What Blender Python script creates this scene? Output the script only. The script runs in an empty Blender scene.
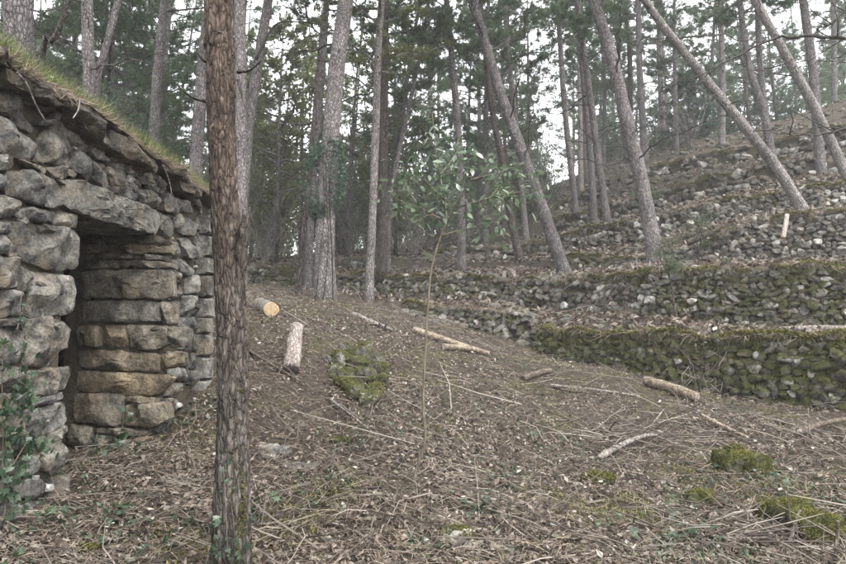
import bpy, math
import numpy as np
from mathutils import Matrix, Vector, Quaternion

scene = bpy.context.scene
COL = scene.collection

# ------------------------------------------------------------------ camera
E = 1.5                       # eye height
F = 634.0                     # focal length in photo pixels (846 wide)
PITCH = math.atan(68.0 / F)
cam_d = bpy.data.cameras.new("camera")
cam_d.sensor_width = 36.0
cam_d.lens = 36.0 * F / 846.0
cam_d.clip_start = 0.05
cam_d.clip_end = 1000.0
cam = bpy.data.objects.new("camera", cam_d)
COL.objects.link(cam)
cam.location = (0, 0, E)
cam.rotation_euler = (math.pi / 2 + PITCH, 0, 0)
scene.camera = cam

# ------------------------------------------------------------------ world, sun, exposure
world = bpy.data.worlds.new("World")
scene.world = world
world.use_nodes = True
wn = world.node_tree
wn.nodes.clear()
w_out = wn.nodes.new("ShaderNodeOutputWorld")
w_bg = wn.nodes.new("ShaderNodeBackground")
w_sky = wn.nodes.new("ShaderNodeTexSky")
w_sky.sky_type = 'NISHITA'
w_sky.sun_disc = False
SUN_EL, SUN_AZ = math.radians(58), math.radians(140)   # azimuth from +Y towards +X
w_sky.sun_elevation = SUN_EL
w_sky.sun_rotation = SUN_AZ
w_sky.dust_density = 4.0
w_hsv = wn.nodes.new("ShaderNodeHueSaturation")
w_hsv.inputs['Saturation'].default_value = 0.12
w_mix = wn.nodes.new("ShaderNodeMixRGB")
w_mix.inputs[0].default_value = 0.6
w_mix.inputs[2].default_value = (9.0, 9.3, 9.7, 1)      # even cloud layer
wn.links.new(w_sky.outputs[0], w_hsv.inputs['Color'])
wn.links.new(w_hsv.outputs[0], w_mix.inputs[1])
wn.links.new(w_mix.outputs[0], w_bg.inputs['Color'])
w_bg.inputs['Strength'].default_value = 0.15
wn.links.new(w_bg.outputs[0], w_out.inputs['Surface'])

sun_d = bpy.data.lights.new("sun", 'SUN')
sun_d.energy = 1.5
sun_d.angle = math.radians(25)
sun_d.color = (1.0, 0.97, 0.93)
sun = bpy.data.objects.new("sun", sun_d)
COL.objects.link(sun)
sd = Vector((math.sin(SUN_AZ) * math.cos(SUN_EL), math.cos(SUN_AZ) * math.cos(SUN_EL), math.sin(SUN_EL)))
sun.rotation_euler = sd.to_track_quat('Z', 'Y').to_euler()

scene.render.engine = 'CYCLES'
scene.view_settings.view_transform = 'Standard'
scene.view_settings.look = 'None'
scene.view_settings.gamma = 1.0
scene.view_settings.exposure = 1.6
scene.cycles.use_denoising = True
scene.cycles.max_bounces = 6
scene.cycles.diffuse_bounces = 3
scene.cycles.glossy_bounces = 2
scene.cycles.transmission_bounces = 3
scene.cycles.volume_bounces = 1
scene.cycles.use_adaptive_sampling = True
scene.cycles.adaptive_threshold = 0.02

# ------------------------------------------------------------------ numeric helpers
rng = np.random.default_rng(11)
CP, SP = math.cos(PITCH), math.sin(PITCH)


def P(px, py, D):
    """photo pixel + horizontal depth -> world point"""
    a = (px - 423.0) / F
    b = (282.0 - py) / F
    dx, dy, dz = a, CP - b * SP, SP + b * CP
    k = D / dy
    return np.array([dx * k, D, E + dz * k])


def hash3(ix, iy, iz, seed):
    h = (ix.astype(np.int64) * 374761393 + iy.astype(np.int64) * 668265263 + iz.astype(np.int64) * 2147483647 + seed * 144665) & 0xffffffff
    h = ((h ^ (h >> 13)) * 1274126177) & 0xffffffff
    h = (h ^ (h >> 16)) & 0xffffffff
    return h / 4294967295.0


def vnoise(p, seed=0):
    p = np.asarray(p, float)
    i = np.floor(p).astype(np.int64)
    f = p - i
    f = f * f * (3 - 2 * f)
    r = 0
    for dx in (0, 1):
        for dy in (0, 1):
            for dz in (0, 1):
                w = (f[..., 0] if dx else 1 - f[..., 0]) * (f[..., 1] if dy else 1 - f[..., 1]) * (f[..., 2] if dz else 1 - f[..., 2])
                r = r + w * hash3(i[..., 0] + dx, i[..., 1] + dy, i[..., 2] + dz, seed)
    return r * 2 - 1


def fbm(p, seed=0, octv=4):
    p = np.asarray(p, float)
    r, a = 0, 1.0
    for o in range(octv):
        r = r + a * vnoise(p * (2 ** o) + 17.3 * o, seed + o)
        a *= 0.5
    return r


def unit(v):
    v = np.asarray(v, float)
    return v / np.maximum(np.linalg.norm(v, axis=-1, keepdims=True), 1e-9)


def mesh(name, verts, faces, mats=None, mat_idx=None, smooth=False):
    """verts (N,3); faces: (M,k) array or a list of such arrays"""
    verts = np.asarray(verts, np.float32)
    if not isinstance(faces, list):
        faces = [faces]
    faces = [np.asarray(f, np.int32) for f in faces if len(f)]
    me = bpy.data.meshes.new(name)
    me.vertices.add(len(verts))
    me.vertices.foreach_set("co", verts.ravel())
    loops = np.concatenate([f.ravel() for f in faces])
    tot = np.concatenate([np.full(len(f), f.shape[1], np.int32) for f in faces])
    start = np.concatenate([[0], np.cumsum(tot)[:-1]]).astype(np.int32)
    me.loops.add(len(loops))
    me.loops.foreach_set("vertex_index", loops)
    me.polygons.add(len(tot))
    me.polygons.foreach_set("loop_start", start)
    me.polygons.foreach_set("loop_total", tot)
    if mat_idx is not None:
        me.polygons.foreach_set("material_index", np.asarray(mat_idx, np.int32))
    me.polygons.foreach_set("use_smooth", np.full(len(tot), bool(smooth)))
    me.update(calc_edges=True)
    me.validate()
    if mats is not None:
        for m in (mats if isinstance(mats, (list, tuple)) else [mats]):
            me.materials.append(m)
    return me


def link(name, me, parent=None, loc=None):
    o = bpy.data.objects.new(name, me)
    COL.objects.link(o)
    if parent is not None:
        o.parent = parent
        if loc is None:      # mesh is in world coordinates
            o.matrix_parent_inverse = Matrix.Translation(-parent.location)
    if loc is not None:
        o.location = loc
    return o


def tag(o, label=None, cat=None, group=None, kind=None):
    if label: o["label"] = label
    if cat: o["category"] = cat
    if group: o["group"] = group
    if kind: o["kind"] = kind
    return o


def thing(name, loc, label, cat, group=None):
    o = bpy.data.objects.new(name, None)
    o.empty_display_size = 0.1
    COL.objects.link(o)
    o.location = [float(c) for c in loc]
    return tag(o, label, cat, group)


class Bag:
    """collects pieces into one vertex / face pool"""
    def __init__(self):
        self.v, self.f, self.m, self.n = [], {}, {}, 0

    def add(self, v, f, mi=0):
        v = np.asarray(v, float)
        f = np.asarray(f, int)
        k = f.shape[1]
        self.v.append(v)
        self.f.setdefault(k, []).append(f + self.n)
        self.m.setdefault(k, []).append(np.full(len(f), mi))
        self.n += len(v)

    def mesh(self, name, mats, smooth=False):
        ks = sorted(self.f)
        return mesh(name, np.concatenate(self.v), [np.concatenate(self.f[k]) for k in ks], mats,
                    np.concatenate([np.concatenate(self.m[k]) for k in ks]), smooth)


def spline(pts, n):
    pts = np.asarray(pts, float)
    if len(pts) == 2:
        t = np.linspace(0, 1, n)[:, None]
        return pts[0] * (1 - t) + pts[1] * t
    q = np.vstack([2 * pts[0] - pts[1], pts, 2 * pts[-1] - pts[-2]])
    seg = np.linalg.norm(np.diff(pts[:, :3], axis=0), axis=1)
    cum = np.concatenate([[0], np.cumsum(seg)])
    u = np.linspace(0, cum[-1], n)
    k = np.clip(np.searchsorted(cum, u, side='right') - 1, 0, len(pts) - 2)
    t = ((u - cum[k]) / np.maximum(seg[k], 1e-9))[:, None]
    p0, p1, p2, p3 = q[k], q[k + 1], q[k + 2], q[k + 3]
    return 0.5 * (2 * p1 + (p2 - p0) * t + (2 * p0 - 5 * p1 + 4 * p2 - p3) * t ** 2 + (3 * p1 - p0 - 3 * p2 + p3) * t ** 3)


def tube(path, rad, sides=8, cap=True, rough=0.0, rfreq=4.0, seed=0):
    path = np.asarray(path, float)
    n = len(path)
    rad = np.broadcast_to(np.asarray(rad, float), (n,))
    t = unit(np.gradient(path, axis=0))
    ref = np.array([0.31, 0.95, 0.05]) if abs(t[0][2]) > 0.6 else np.array([0.05, 0.03, 1.0])
    a = unit(np.cross(t, ref))
    b = np.cross(t, a)
    th = np.linspace(0, 2 * math.pi, sides, endpoint=False)
    ring = a[:, None, :] * np.cos(th)[None, :, None] + b[:, None, :] * np.sin(th)[None, :, None]
    r = rad[:, None] * np.ones(sides)
    if rough:
        r = r * (1 + rough * fbm((path[:, None, :] + ring * rad[:, None, None]) * rfreq, seed, 3))
    v = path[:, None, :] + ring * r[..., None]
    v = v.reshape(-1, 3)
    i = np.arange(n - 1)[:, None] * sides
    j = np.arange(sides)[None, :]
    jn = (j + 1) % sides
    f = np.stack([i + j, i + jn, i + sides + jn, i + sides + j], -1).reshape(-1, 4)
    caps = None
    if cap:
        v = np.vstack([v, path[0], path[-1]])
        c0, c1 = n * sides, n * sides + 1
        jj = np.arange(sides)
        jn = (jj + 1) % sides
        caps = np.vstack([np.stack([np.full(sides, c0), jn, jj], -1),
                          np.stack([np.full(sides, c1), (n - 1) * sides + jj, (n - 1) * sides + jn], -1)])
    return v, f, caps


def add_tube(bag, path, rad, sides=8, mi=0, capmi=None, **kw):
    v, f, c = tube(path, rad, sides, **kw)
    n0 = bag.n
    bag.add(v, f, mi)
    if c is not None:
        bag.f.setdefault(3, []).append(c + n0)
        bag.m.setdefault(3, []).append(np.full(len(c), mi if capmi is None else capmi))


# ------------------------------------------------------------------ material helpers
def new_mat(name):
    m = bpy.data.materials.new(name)
    m.use_nodes = True
    nt = m.node_tree
    nt.nodes.clear()
    out = nt.nodes.new("ShaderNodeOutputMaterial")
    bs = nt.nodes.new("ShaderNodeBsdfPrincipled")
    bs.inputs['Roughness'].default_value = 0.9
    bs.inputs['Specular IOR Level'].default_value = 0.2
    nt.links.new(bs.outputs[0], out.inputs[0])
    return m, nt, bs, out


def nd(nt, typ, **kw):
    n = nt.nodes.new(typ)
    for k, v in kw.items():
        if k == 'inp':
            for a, b in v.items():
                n.inputs[a].default_value = b
        else:
            setattr(n, k, v)
    return n


def noise(nt, vec, scale, detail=5, rough=0.6, dist=0.0):
    n = nd(nt, "ShaderNodeTexNoise", inp={'Scale': scale, 'Detail': detail, 'Roughness': rough, 'Distortion': dist})
    if vec is not None:
        nt.links.new(vec, n.inputs['Vector'])
    return n.outputs['Fac']


def ramp(nt, fac, stops, interp='LINEAR'):
    r = nt.nodes.new("ShaderNodeValToRGB")
    r.color_ramp.interpolation = interp
    el = r.color_ramp.elements
    while len(el) < len(stops):
        el.new(0.5)
    for e, (p, c) in zip(el, stops):
        e.position = p
        e.color = (c[0], c[1], c[2], 1) if hasattr(c, '__len__') else (c, c, c, 1)
    nt.links.new(fac, r.inputs[0])
    return r.outputs[0]


def mix(nt, fac, a, b, mode='MIX'):
    m = nt.nodes.new("ShaderNodeMixRGB")
    m.blend_type = mode
    for k, x in ((0, fac), (1, a), (2, b)):
        if hasattr(x, 'is_linked') or hasattr(x, 'links'):
            nt.links.new(x, m.inputs[k])
        elif k == 0:
            m.inputs[0].default_value = x
        else:
            m.inputs[k].default_value = (x[0], x[1], x[2], 1)
    return m.outputs[0]


def mth(nt, op, a, b=0.0, clamp=False):
    m = nt.nodes.new("ShaderNodeMath")
    m.operation = op
    m.use_clamp = clamp
    for k, x in ((0, a), (1, b)):
        if hasattr(x, 'links'):
            nt.links.new(x, m.inputs[k])
        else:
            m.inputs[k].default_value = x
    return m.outputs[0]


def bump(nt, bs, h, strength=0.5, dist=0.02):
    b = nd(nt, "ShaderNodeBump", inp={'Strength': strength, 'Distance': dist})
    nt.links.new(h, b.inputs['Height'])
    nt.links.new(b.outputs[0], bs.inputs['Normal'])


def wpos(nt):
    return nt.nodes.new("ShaderNodeNewGeometry").outputs['Position']


def objco(nt):
    return nt.nodes.new("ShaderNodeTexCoord").outputs['Object']


def obj_attr(nt, name):
    return nd(nt, "ShaderNodeAttribute", attribute_type='OBJECT', attribute_name=name).outputs['Fac']


def stone_material(name, cols, dark=0.5, bscale=1.0, bstr=0.9):
    """weathered limestone: tint per stone, lichen blotches, moss by object property"""
    m, nt, bs, out = new_mat(name)
    w = wpos(nt)
    rnd = nd(nt, "ShaderNodeObjectInfo").outputs['Random']
    base = ramp(nt, rnd, [(i / (len(cols) - 1), c) for i, c in enumerate(cols)])
    n1 = noise(nt, w, 9 * bscale, 6, 0.65)
    n2 = noise(nt, w, 55 * bscale, 4, 0.7)
    c = mix(nt, 1.0, base, ramp(nt, n1, [(0.28, 0.35), (0.5, 0.95), (0.72, 1.6)]), 'MULTIPLY')
    c = mix(nt, 1.0, c, ramp(nt, n2, [(0.3, 0.5), (0.62, 1.4)]), 'MULTIPLY')
    # ochre staining
    n4 = noise(nt, w, 4.1 * bscale, 3, 0.5)
    c = mix(nt, ramp(nt, n4, [(0.52, 0.0), (0.72, 0.55)]), c, (0.15, 0.105, 0.055))
    # black lichen
    n3 = noise(nt, w, 6.3 * bscale, 6, 0.72, 0.4)
    c = mix(nt, ramp(nt, n3, [(0.50, 0.0), (0.62, dark)]), c, (0.030, 0.030, 0.034))
    # pale lichen crust
    n6 = noise(nt, w, 14 * bscale, 5, 0.7, 0.3)
    c = mix(nt, ramp(nt, n6, [(0.60, 0.0), (0.68, 0.6)]), c, (0.31, 0.30, 0.27))
    # moss
    nz = nd(nt, "ShaderNodeSeparateXYZ")
    nt.links.new(nt.nodes.new("ShaderNodeNewGeometry").outputs['Normal'], nz.inputs[0])
    n5 = noise(nt, w, 5.0, 5, 0.65)
    mo = mth(nt, 'ADD', mth(nt, 'MULTIPLY', nz.outputs[2], 0.30), n5)
    mo = mth(nt, 'ADD', mo, mth(nt, 'MULTIPLY', mth(nt, 'SUBTRACT', obj_attr(nt, "moss"), 0.5), 0.9))
    mf = ramp(nt, mo, [(0.72, 0.0), (0.86, 1.0)])
    mc = ramp(nt, noise(nt, w, 30, 4, 0.7), [(0.3, (0.022, 0.026, 0.010)), (0.55, (0.058, 0.060, 0.020)), (0.8, (0.12, 0.112, 0.040))])
    c = mix(nt, mf, c, mc)
    nt.links.new(c, bs.inputs['Base Color'])
    h = mth(nt, 'ADD', mth(nt, 'MULTIPLY', n1, 1.0), mth(nt, 'MULTIPLY', n2, 0.35))
    h = mth(nt, 'ADD', h, mth(nt, 'MULTIPLY', noise(nt, w, 22 * bscale, 5, 0.7), 0.6))
    bump(nt, bs, h, bstr, 0.03)
    return m


def bark_material(name, c_lo, c_mid, c_hi, red=None, scale=1.0, stretch=0.28, bstr=1.0, moss=0.0):
    m, nt, bs, out = new_mat(name)
    mp = nd(nt, "ShaderNodeMapping", inp={'Scale': (1, 1, stretch)})
    nt.links.new(objco(nt), mp.inputs[0])
    v = nd(nt, "ShaderNodeTexVoronoi", feature='DISTANCE_TO_EDGE', inp={'Scale': 26 * scale, 'Randomness': 1.0})
    dn = nd(nt, "ShaderNodeTexNoise", inp={'Scale': 12 * scale, 'Detail': 4})
    nt.links.new(mp.outputs[0], dn.inputs['Vector'])
    mv = nd(nt, "ShaderNodeVectorMath", operation='MULTIPLY_ADD', inp={1: (0.07, 0.07, 0.07)})
    nt.links.new(dn.outputs['Color'], mv.inputs[0])
    nt.links.new(mp.outputs[0], mv.inputs[2])
    nt.links.new(mv.outputs[0], v.inputs['Vector'])
    crack = ramp(nt, v.outputs[0], [(0.0, 0.0), (0.12, 0.6), (0.4, 1.0)])
    n1 = noise(nt, mp.outputs[0], 18 * scale, 6, 0.7)
    c = ramp(nt, n1, [(0.3, c_lo), (0.5, c_mid), (0.72, c_hi)])
    c = mix(nt, 1.0, c, ramp(nt, crack, [(0.0, 0.42), (1.0, 1.08)]), 'MULTIPLY')
    n2 = noise(nt, objco(nt), 2.3, 3, 0.5)
    c = mix(nt, 1.0, c, ramp(nt, n2, [(0.3, 0.75), (0.7, 1.2)]), 'MULTIPLY')
    rnd = nd(nt, "ShaderNodeObjectInfo").outputs['Random']
    c = mix(nt, 1.0, c, ramp(nt, rnd, [(0.0, (0.78, 0.77, 0.77)), (1.0, (1.15, 1.12, 1.1))]), 'MULTIPLY')
    if red is not None:
        z = nd(nt, "ShaderNodeSeparateXYZ")
        nt.links.new(wpos(nt), z.inputs[0])
        zz = mth(nt, 'ADD', z.outputs[2], mth(nt, 'MULTIPLY', n2, 1.2))
        c = mix(nt, ramp(nt, mth(nt, 'MULTIPLY', zz, 0.2), [(0.38, 0.0), (0.60, 0.75)]), c, mix(nt, 1.0, c, red, 'MULTIPLY'))
    if moss:
        n4 = noise(nt, wpos(nt), 5.0, 5, 0.7)
        c = mix(nt, ramp(nt, n4, [(0.58, 0.0), (0.70, moss)]), c, (0.075, 0.08, 0.022))
    nt.links.new(c, bs.inputs['Base Color'])
    bump(nt, bs, mth(nt, 'ADD', crack, n1), bstr, 0.02)
    return m


def leaf_material(name, stops, rough=0.55, trans=0.35, spec=0.3, island=True):
    m, nt, bs, out = new_mat(name)
    if island:
        rnd = nt.nodes.new("ShaderNodeNewGeometry").outputs['Random Per Island']
    else:
        rnd = nd(nt, "ShaderNodeObjectInfo").outputs['Random']
    c = ramp(nt, rnd, stops)
    nt.links.new(c, bs.inputs['Base Color'])
    bs.inputs['Roughness'].default_value = rough
    bs.inputs['Specular IOR Level'].default_value = spec
    if trans:
        tr = nt.nodes.new("ShaderNodeBsdfTranslucent")
        nt.links.new(c, tr.inputs['Color'])
        ms = nd(nt, "ShaderNodeMixShader", inp={0: trans})
        nt.links.new(bs.outputs[0], ms.inputs[1])
        nt.links.new(tr.outputs[0], ms.inputs[2])
        nt.links.new(ms.outputs[0], out.inputs[0])
    return m


STONE_HUT = stone_material("hut_limestone", [(0.085, 0.077, 0.064), (0.15, 0.142, 0.125), (0.21, 0.20, 0.178), (0.12, 0.115, 0.105), (0.18, 0.162, 0.13)], 0.8)
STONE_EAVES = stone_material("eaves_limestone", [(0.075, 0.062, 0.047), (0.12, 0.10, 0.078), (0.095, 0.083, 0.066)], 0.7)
STONE_REVEAL = stone_material("doorway_limestone", [(0.12, 0.105, 0.08), (0.165, 0.15, 0.122), (0.185, 0.15, 0.098), (0.15, 0.14, 0.12)], 0.45)
STONE_TERR = stone_material("terrace_limestone", [(0.045, 0.040, 0.032), (0.125, 0.116, 0.098), (0.07, 0.062, 0.05), (0.17, 0.16, 0.138), (0.09, 0.083, 0.07), (0.24, 0.23, 0.205), (0.42, 0.40, 0.36)], 0.7, 1.0)
BARK = bark_material("grey_pine_bark", (0.10, 0.089, 0.085), (0.215, 0.196, 0.19), (0.34, 0.32, 0.313), stretch=0.45)
BARK_PALE = bark_material("pale_pine_bark", (0.14, 0.125, 0.115), (0.27, 0.25, 0.235), (0.40, 0.38, 0.36), stretch=0.45)
BARK_DARK = bark_material("dark_pine_bark", (0.05, 0.042, 0.036), (0.12, 0.10, 0.088), (0.20, 0.175, 0.16), stretch=0.35, moss=0.5)
BARK_FRONT = bark_material("plated_front_bark", (0.030, 0.025, 0.021), (0.082, 0.073, 0.063), (0.215, 0.196, 0.176), red=(0.98, 0.80, 0.70), scale=1.5, stretch=0.3, bstr=0.7)
BARK_STEM = bark_material("sapling_bark", (0.10, 0.085, 0.062), (0.17, 0.15, 0.11), (0.25, 0.22, 0.17), scale=2.0, stretch=0.1, bstr=0.3)
DEADWOOD = bark_material("dead_branch_bark", (0.035, 0.030, 0.026), (0.085, 0.075, 0.066), (0.16, 0.145, 0.13), stretch=0.2, bstr=0.4)
LOGBARK = bark_material("log_bark", (0.08, 0.062, 0.047), (0.17, 0.14, 0.108), (0.30, 0.26, 0.21), scale=1.4, stretch=0.25, bstr=0.8)
LOGGREY = bark_material("weathered_log", (0.17, 0.15, 0.125), (0.32, 0.295, 0.26), (0.46, 0.43, 0.39), scale=1.2, stretch=0.12, bstr=0.7)
LOGTAN = bark_material("tan_log", (0.15, 0.115, 0.08), (0.30, 0.245, 0.18), (0.44, 0.38, 0.30), scale=1.4, stretch=0.2, bstr=0.6)
LOGPINK = bark_material("stripped_log", (0.26, 0.21, 0.18), (0.46, 0.40, 0.355), (0.60, 0.55, 0.50), scale=1.3, stretch=0.3, bstr=0.6)


def cut_material():
    m, nt, bs, out = new_mat("fresh_cut_wood")
    v = nd(nt, "ShaderNodeTexNoise", inp={'Scale': 40.0, 'Detail': 4})
    nt.links.new(objco(nt), v.inputs['Vector'])
    nt.links.new(ramp(nt, v.outputs['Fac'], [(0.3, (0.36, 0.25, 0.135)), (0.7, (0.52, 0.40, 0.25))]), bs.inputs['Base Color'])
    return m


CUT = cut_material()
NEEDLE = leaf_material("pine_needles", [(0, (0.07, 0.11, 0.062)), (0.5, (0.11, 0.16, 0.088)), (1, (0.165, 0.205, 0.11))], 0.6, 0.55)
NEEDLE_BLUE = leaf_material("blue_green_needles", [(0, (0.05, 0.08, 0.054)), (1, (0.10, 0.145, 0.10))], 0.6, 0.45)
NEEDLE_YEL = leaf_material("yellow_green_leaves", [(0, (0.10, 0.12, 0.04)), (1, (0.19, 0.20, 0.08))], 0.6, 0.5)
LEAF_BUSH = leaf_material("grey_green_leaves", [(0, (0.075, 0.10, 0.055)), (1, (0.15, 0.185, 0.10))], 0.6, 0.5)
LEAF_GLOSS = leaf_material("glossy_sapling_leaves", [(0, (0.06, 0.10, 0.05)), (0.6, (0.11, 0.16, 0.09)), (1, (0.18, 0.22, 0.13))], 0.25, 0.4, 1.0, island=False)
IVY = leaf_material("ivy_leaves", [(0, (0.020, 0.046, 0.022)), (0.6, (0.036, 0.072, 0.036)), (1, (0.085, 0.12, 0.062))], 0.4, 0.2, 0.5)
GRASS = leaf_material("fresh_grass", [(0, (0.07, 0.11, 0.025)), (0.6, (0.13, 0.18, 0.045)), (1, (0.32, 0.28, 0.14))], 0.6, 0.4)
STRAW = leaf_material("dry_straw", [(0, (0.16, 0.12, 0.085)), (1, (0.36, 0.30, 0.225))], 0.8, 0.2)
MOSS = leaf_material("moss_fronds", [(0, (0.040, 0.044, 0.012)), (0.5, (0.115, 0.116, 0.028)), (1, (0.24, 0.225, 0.065))], 0.9, 0.2, 0.1)
LITTER = leaf_material("dead_leaves", [(0.0, (0.03, 0.023, 0.019)), (0.25, (0.075, 0.056, 0.044)), (0.5, (0.16, 0.12, 0.092)), (0.68, (0.26, 0.21, 0.165)), (0.8, (0.20, 0.185, 0.16)), (0.86, (0.10, 0.105, 0.045)), (0.92, (0.27, 0.235, 0.195)), (1.0, (0.40, 0.36, 0.31))], 0.75, 0.15, 0.25)
TWIG = leaf_material("dry_twigs", [(0.0, (0.045, 0.036, 0.031)), (0.4, (0.10, 0.084, 0.070)), (0.8, (0.17, 0.146, 0.122)), (1.0, (0.26, 0.228, 0.193))], 0.85, 0.0, 0.2)


def ground_material():
    m, nt, bs, out = new_mat("forest_floor")
    w = wpos(nt)
    n1 = noise(nt, w, 3.0, 6, 0.65)
    n2 = noise(nt, w, 28, 6, 0.75)
    c = ramp(nt, n2, [(0.3, (0.022, 0.017, 0.013)), (0.5, (0.065, 0.052, 0.040)), (0.7, (0.15, 0.125, 0.098))])
    c = mix(nt, 1.0, c, ramp(nt, n1, [(0.3, 0.8), (0.7, 1.2)]), 'MULTIPLY')
    n3 = noise(nt, w, 1.1, 5, 0.7, 0.3)
    g = ramp(nt, noise(nt, w, 30, 3, 0.7), [(0.3, (0.05, 0.058, 0.018)), (0.7, (0.15, 0.145, 0.05))])
    c = mix(nt, ramp(nt, n3, [(0.56, 0.0), (0.68, 0.6)]), c, g)
    nt.links.new(c, bs.inputs['Base Color'])
    bump(nt, bs, mth(nt, 'ADD', n2, noise(nt, w, 90, 4, 0.7)), 1.0, 0.03)
    return m


GROUND = ground_material()


def earth_material():
    m, nt, bs, out = new_mat("packed_earth")
    w = wpos(nt)
    n2 = noise(nt, w, 20, 6, 0.75)
    nt.links.new(ramp(nt, n2, [(0.3, (0.05, 0.04, 0.03)), (0.7, (0.14, 0.115, 0.085))]), bs.inputs['Base Color'])
    bump(nt, bs, n2, 1.0, 0.04)
    return m


EARTH = earth_material()

# ------------------------------------------------------------------ terrain
# terrace lines: (photo px, depth, base row, top row); x-sorted after projection
W_PX = [
    [(846, 7.7, 410, 338), (760, 8.5, 400, 337), (700, 9.1, 392, 336), (660, 9.6, 381, 330), (600, 10.7, 366, 330), (540, 12.0, 352, 332),
     (519, 12.4, 340, 311), (460, 13.2, 328, 306), (408, 14.0, 313, 303), (330, 14.3, 294, 294), (250, 14.3, 288, 288)],
    [(846, 10.5, 333, 265), (760, 11.2, 330, 267), (690, 11.8, 328, 267), (655, 12.1, 324, 270), (620, 12.8, 313, 275), (580, 13.5, 311, 276),
     (541, 14.2, 308, 277), (500, 15, 302, 277), (430, 16, 298, 276), (370, 17, 296, 275), (340, 17.5, 294, 274), (300, 17.6, 291, 268), (252, 17.6, 288, 266), (200, 17.6, 284, 280)],
    [(846, 13, 260, 214), (790, 13.4, 261, 215.5), (739, 13.9, 262, 227), (690, 14.5, 264, 245), (631, 15.2, 268, 257), (570, 16.2, 270, 255),
     (520, 17.5, 270, 263), (440, 19, 268, 262), (365, 20, 268, 256), (340, 20, 268, 257), (300, 21, 264, 262), (200, 21, 262, 262)],
    [(846, 15.5, 212, 182), (790, 15.9, 213, 192), (729, 16.5, 219, 199), (693, 17, 228, 206), (641, 17.8, 241, 220), (597, 18.5, 245, 226),
     (540, 20, 254, 242), (460, 22, 256, 249), (380, 24, 258, 254), (300, 24, 260, 260)],
    [(846, 18, 176, 160), (796, 18.5, 178, 156), (753, 19, 186, 167), (700, 20, 197, 179), (640, 21.5, 212, 196), (580, 23, 228, 214), (500, 25, 244, 235), (400, 28, 253, 250), (300, 28, 258, 258)],
    [(846, 20.5, 146, 124), (800, 21.5, 152, 134), (750, 22.5, 160, 146), (700, 23.5, 168, 154), (640, 25, 180, 168), (580, 27, 205, 194), (500, 29, 236, 229), (400, 32, 249, 247), (300, 32, 257, 257)],
    [(846, 25, 98, 98), (800, 25.5, 114, 114), (750, 26.5, 130, 130), (700, 28, 139, 139), (640, 30, 152, 152), (600, 32, 166, 166), (560, 34, 182, 182),
     (500, 36, 212, 212), (450, 38, 232, 232), (400, 40, 244, 244), (300, 42, 256, 256)],
]
EXTRA_RIGHT = [(9.5, 6.2, 0.72, 1.52), (12, 8.5, 1.75, 2.8), (14, 10.8, 3.3, 4.2), (16, 13, 4.8, 5.6), (19, 15.5, 6.4, 7.0), (22, 18, 8.2, 8.8), (26, 22, 11.4, 11.4)]
WALLS = []
for k, rows in enumerate(W_PX):
    pts = []
    for (px, D, b, t) in rows:
        pb, pt = P(px, b, D), P(px, t, D)
        pts.append((pb[0], D, pb[2], pt[2]))
    pts.append(EXTRA_RIGHT[k])
    pts.sort()
    WALLS.append(np.array(pts))


def wall_raw(k, x):
    w = WALLS[k]
    x = np.asarray(x, float)
    y, b, t = np.interp(x, w[:, 0], w[:, 1]), np.interp(x, w[:, 0], w[:, 2]), np.interp(x, w[:, 0], w[:, 3])
    q = np.stack([x * 1.5, x * 0 + k * 7.3, x * 0], -1)
    h = np.clip((t - b) / 0.6, 0, 1)
    return y + 0.10 * fbm(q, 201, 2), b, t + h * (0.09 * fbm(q * 1.3, 202, 3) - 0.03)


TABX = np.concatenate([[-200.0], np.arange(-40, 45, 0.03), [200.0]])
TAB = [wall_raw(k, TABX) for k in range(7)]


def wall_at(k, x):
    return tuple(np.interp(x, TABX, q) for q in TAB[k])


CTRL = [(-2.16, 3.5, -1.0), (-2.27, 4.2, -.88), (-2.17, 5.15, -.76), (-2.05, 6.2, -.25), (-3.2, 4.7, -.90), (-3.2, 5.6, -.8), (-5, 5, -.2),
        (-4, 8.0, .5), (-6, 8, 1.0), (-6, 3, -.6), (-2.0, 7.2, .12), (-1.9, 8, .35), (-1.78, 11.5, .9), (-4, 12, 1.2), (-1, 3.3, -1.12),
        (0, 3.4, -1.16), (1.5, 3.5, -1.2), (2.4, 3.6, -1.22), (0, 0, -1.5), (0, -4, -1.9), (-4, 0, -1.4), (4, 0, -1.5), (6, -3, -1.7), (-6, -3, -1.7),
        (0, 4.6, -.98), (0, 6.5, -.52), (0, 8, -.18), (0, 9.5, .2), (-.1, 12, .6), (-1.1, 6.2, -.47), (-.7, 6.3, -.5), (2.6, 4.6, -1.18),
        (2.8, 5.6, -1.02), (3.6, 8.3, -.6), (2, 6.5, -.84), (2, 9, -.28), (1, 10.5, .1), (7, 4, -1.0), (9, 3, -1.1)]
ctrl = [(a, b, c + E) for a, b, c in CTRL] + [(p[0], p[1], p[2]) for p in WALLS[0]]
ctrl = np.array(ctrl)


def tps(r2):
    return 0.5 * r2 * np.log(np.maximum(r2, 1e-12))


_n = len(ctrl)
_K = tps(((ctrl[:, None, :2] - ctrl[None, :, :2]) ** 2).sum(-1)) + 0.05 * np.eye(_n)
_Q = np.hstack([np.ones((_n, 1)), ctrl[:, :2]])
_A = np.block([[_K, _Q], [_Q.T, np.zeros((3, 3))]])
_sol = np.linalg.solve(_A, np.concatenate([ctrl[:, 2], np.zeros(3)]))


def fore(x, y):
    x = np.clip(x, -9, 10)
    y = np.clip(y, -6, 15)
    sh = x.shape
    p = np.stack([x.ravel(), y.ravel()], -1)
    r2 = ((p[:, None, :] - ctrl[None, :, :2]) ** 2).sum(-1)
    z = tps(r2) @ _sol[:_n] + _sol[_n] + p @ _sol[_n + 1:]
    return z.reshape(sh)


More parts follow.
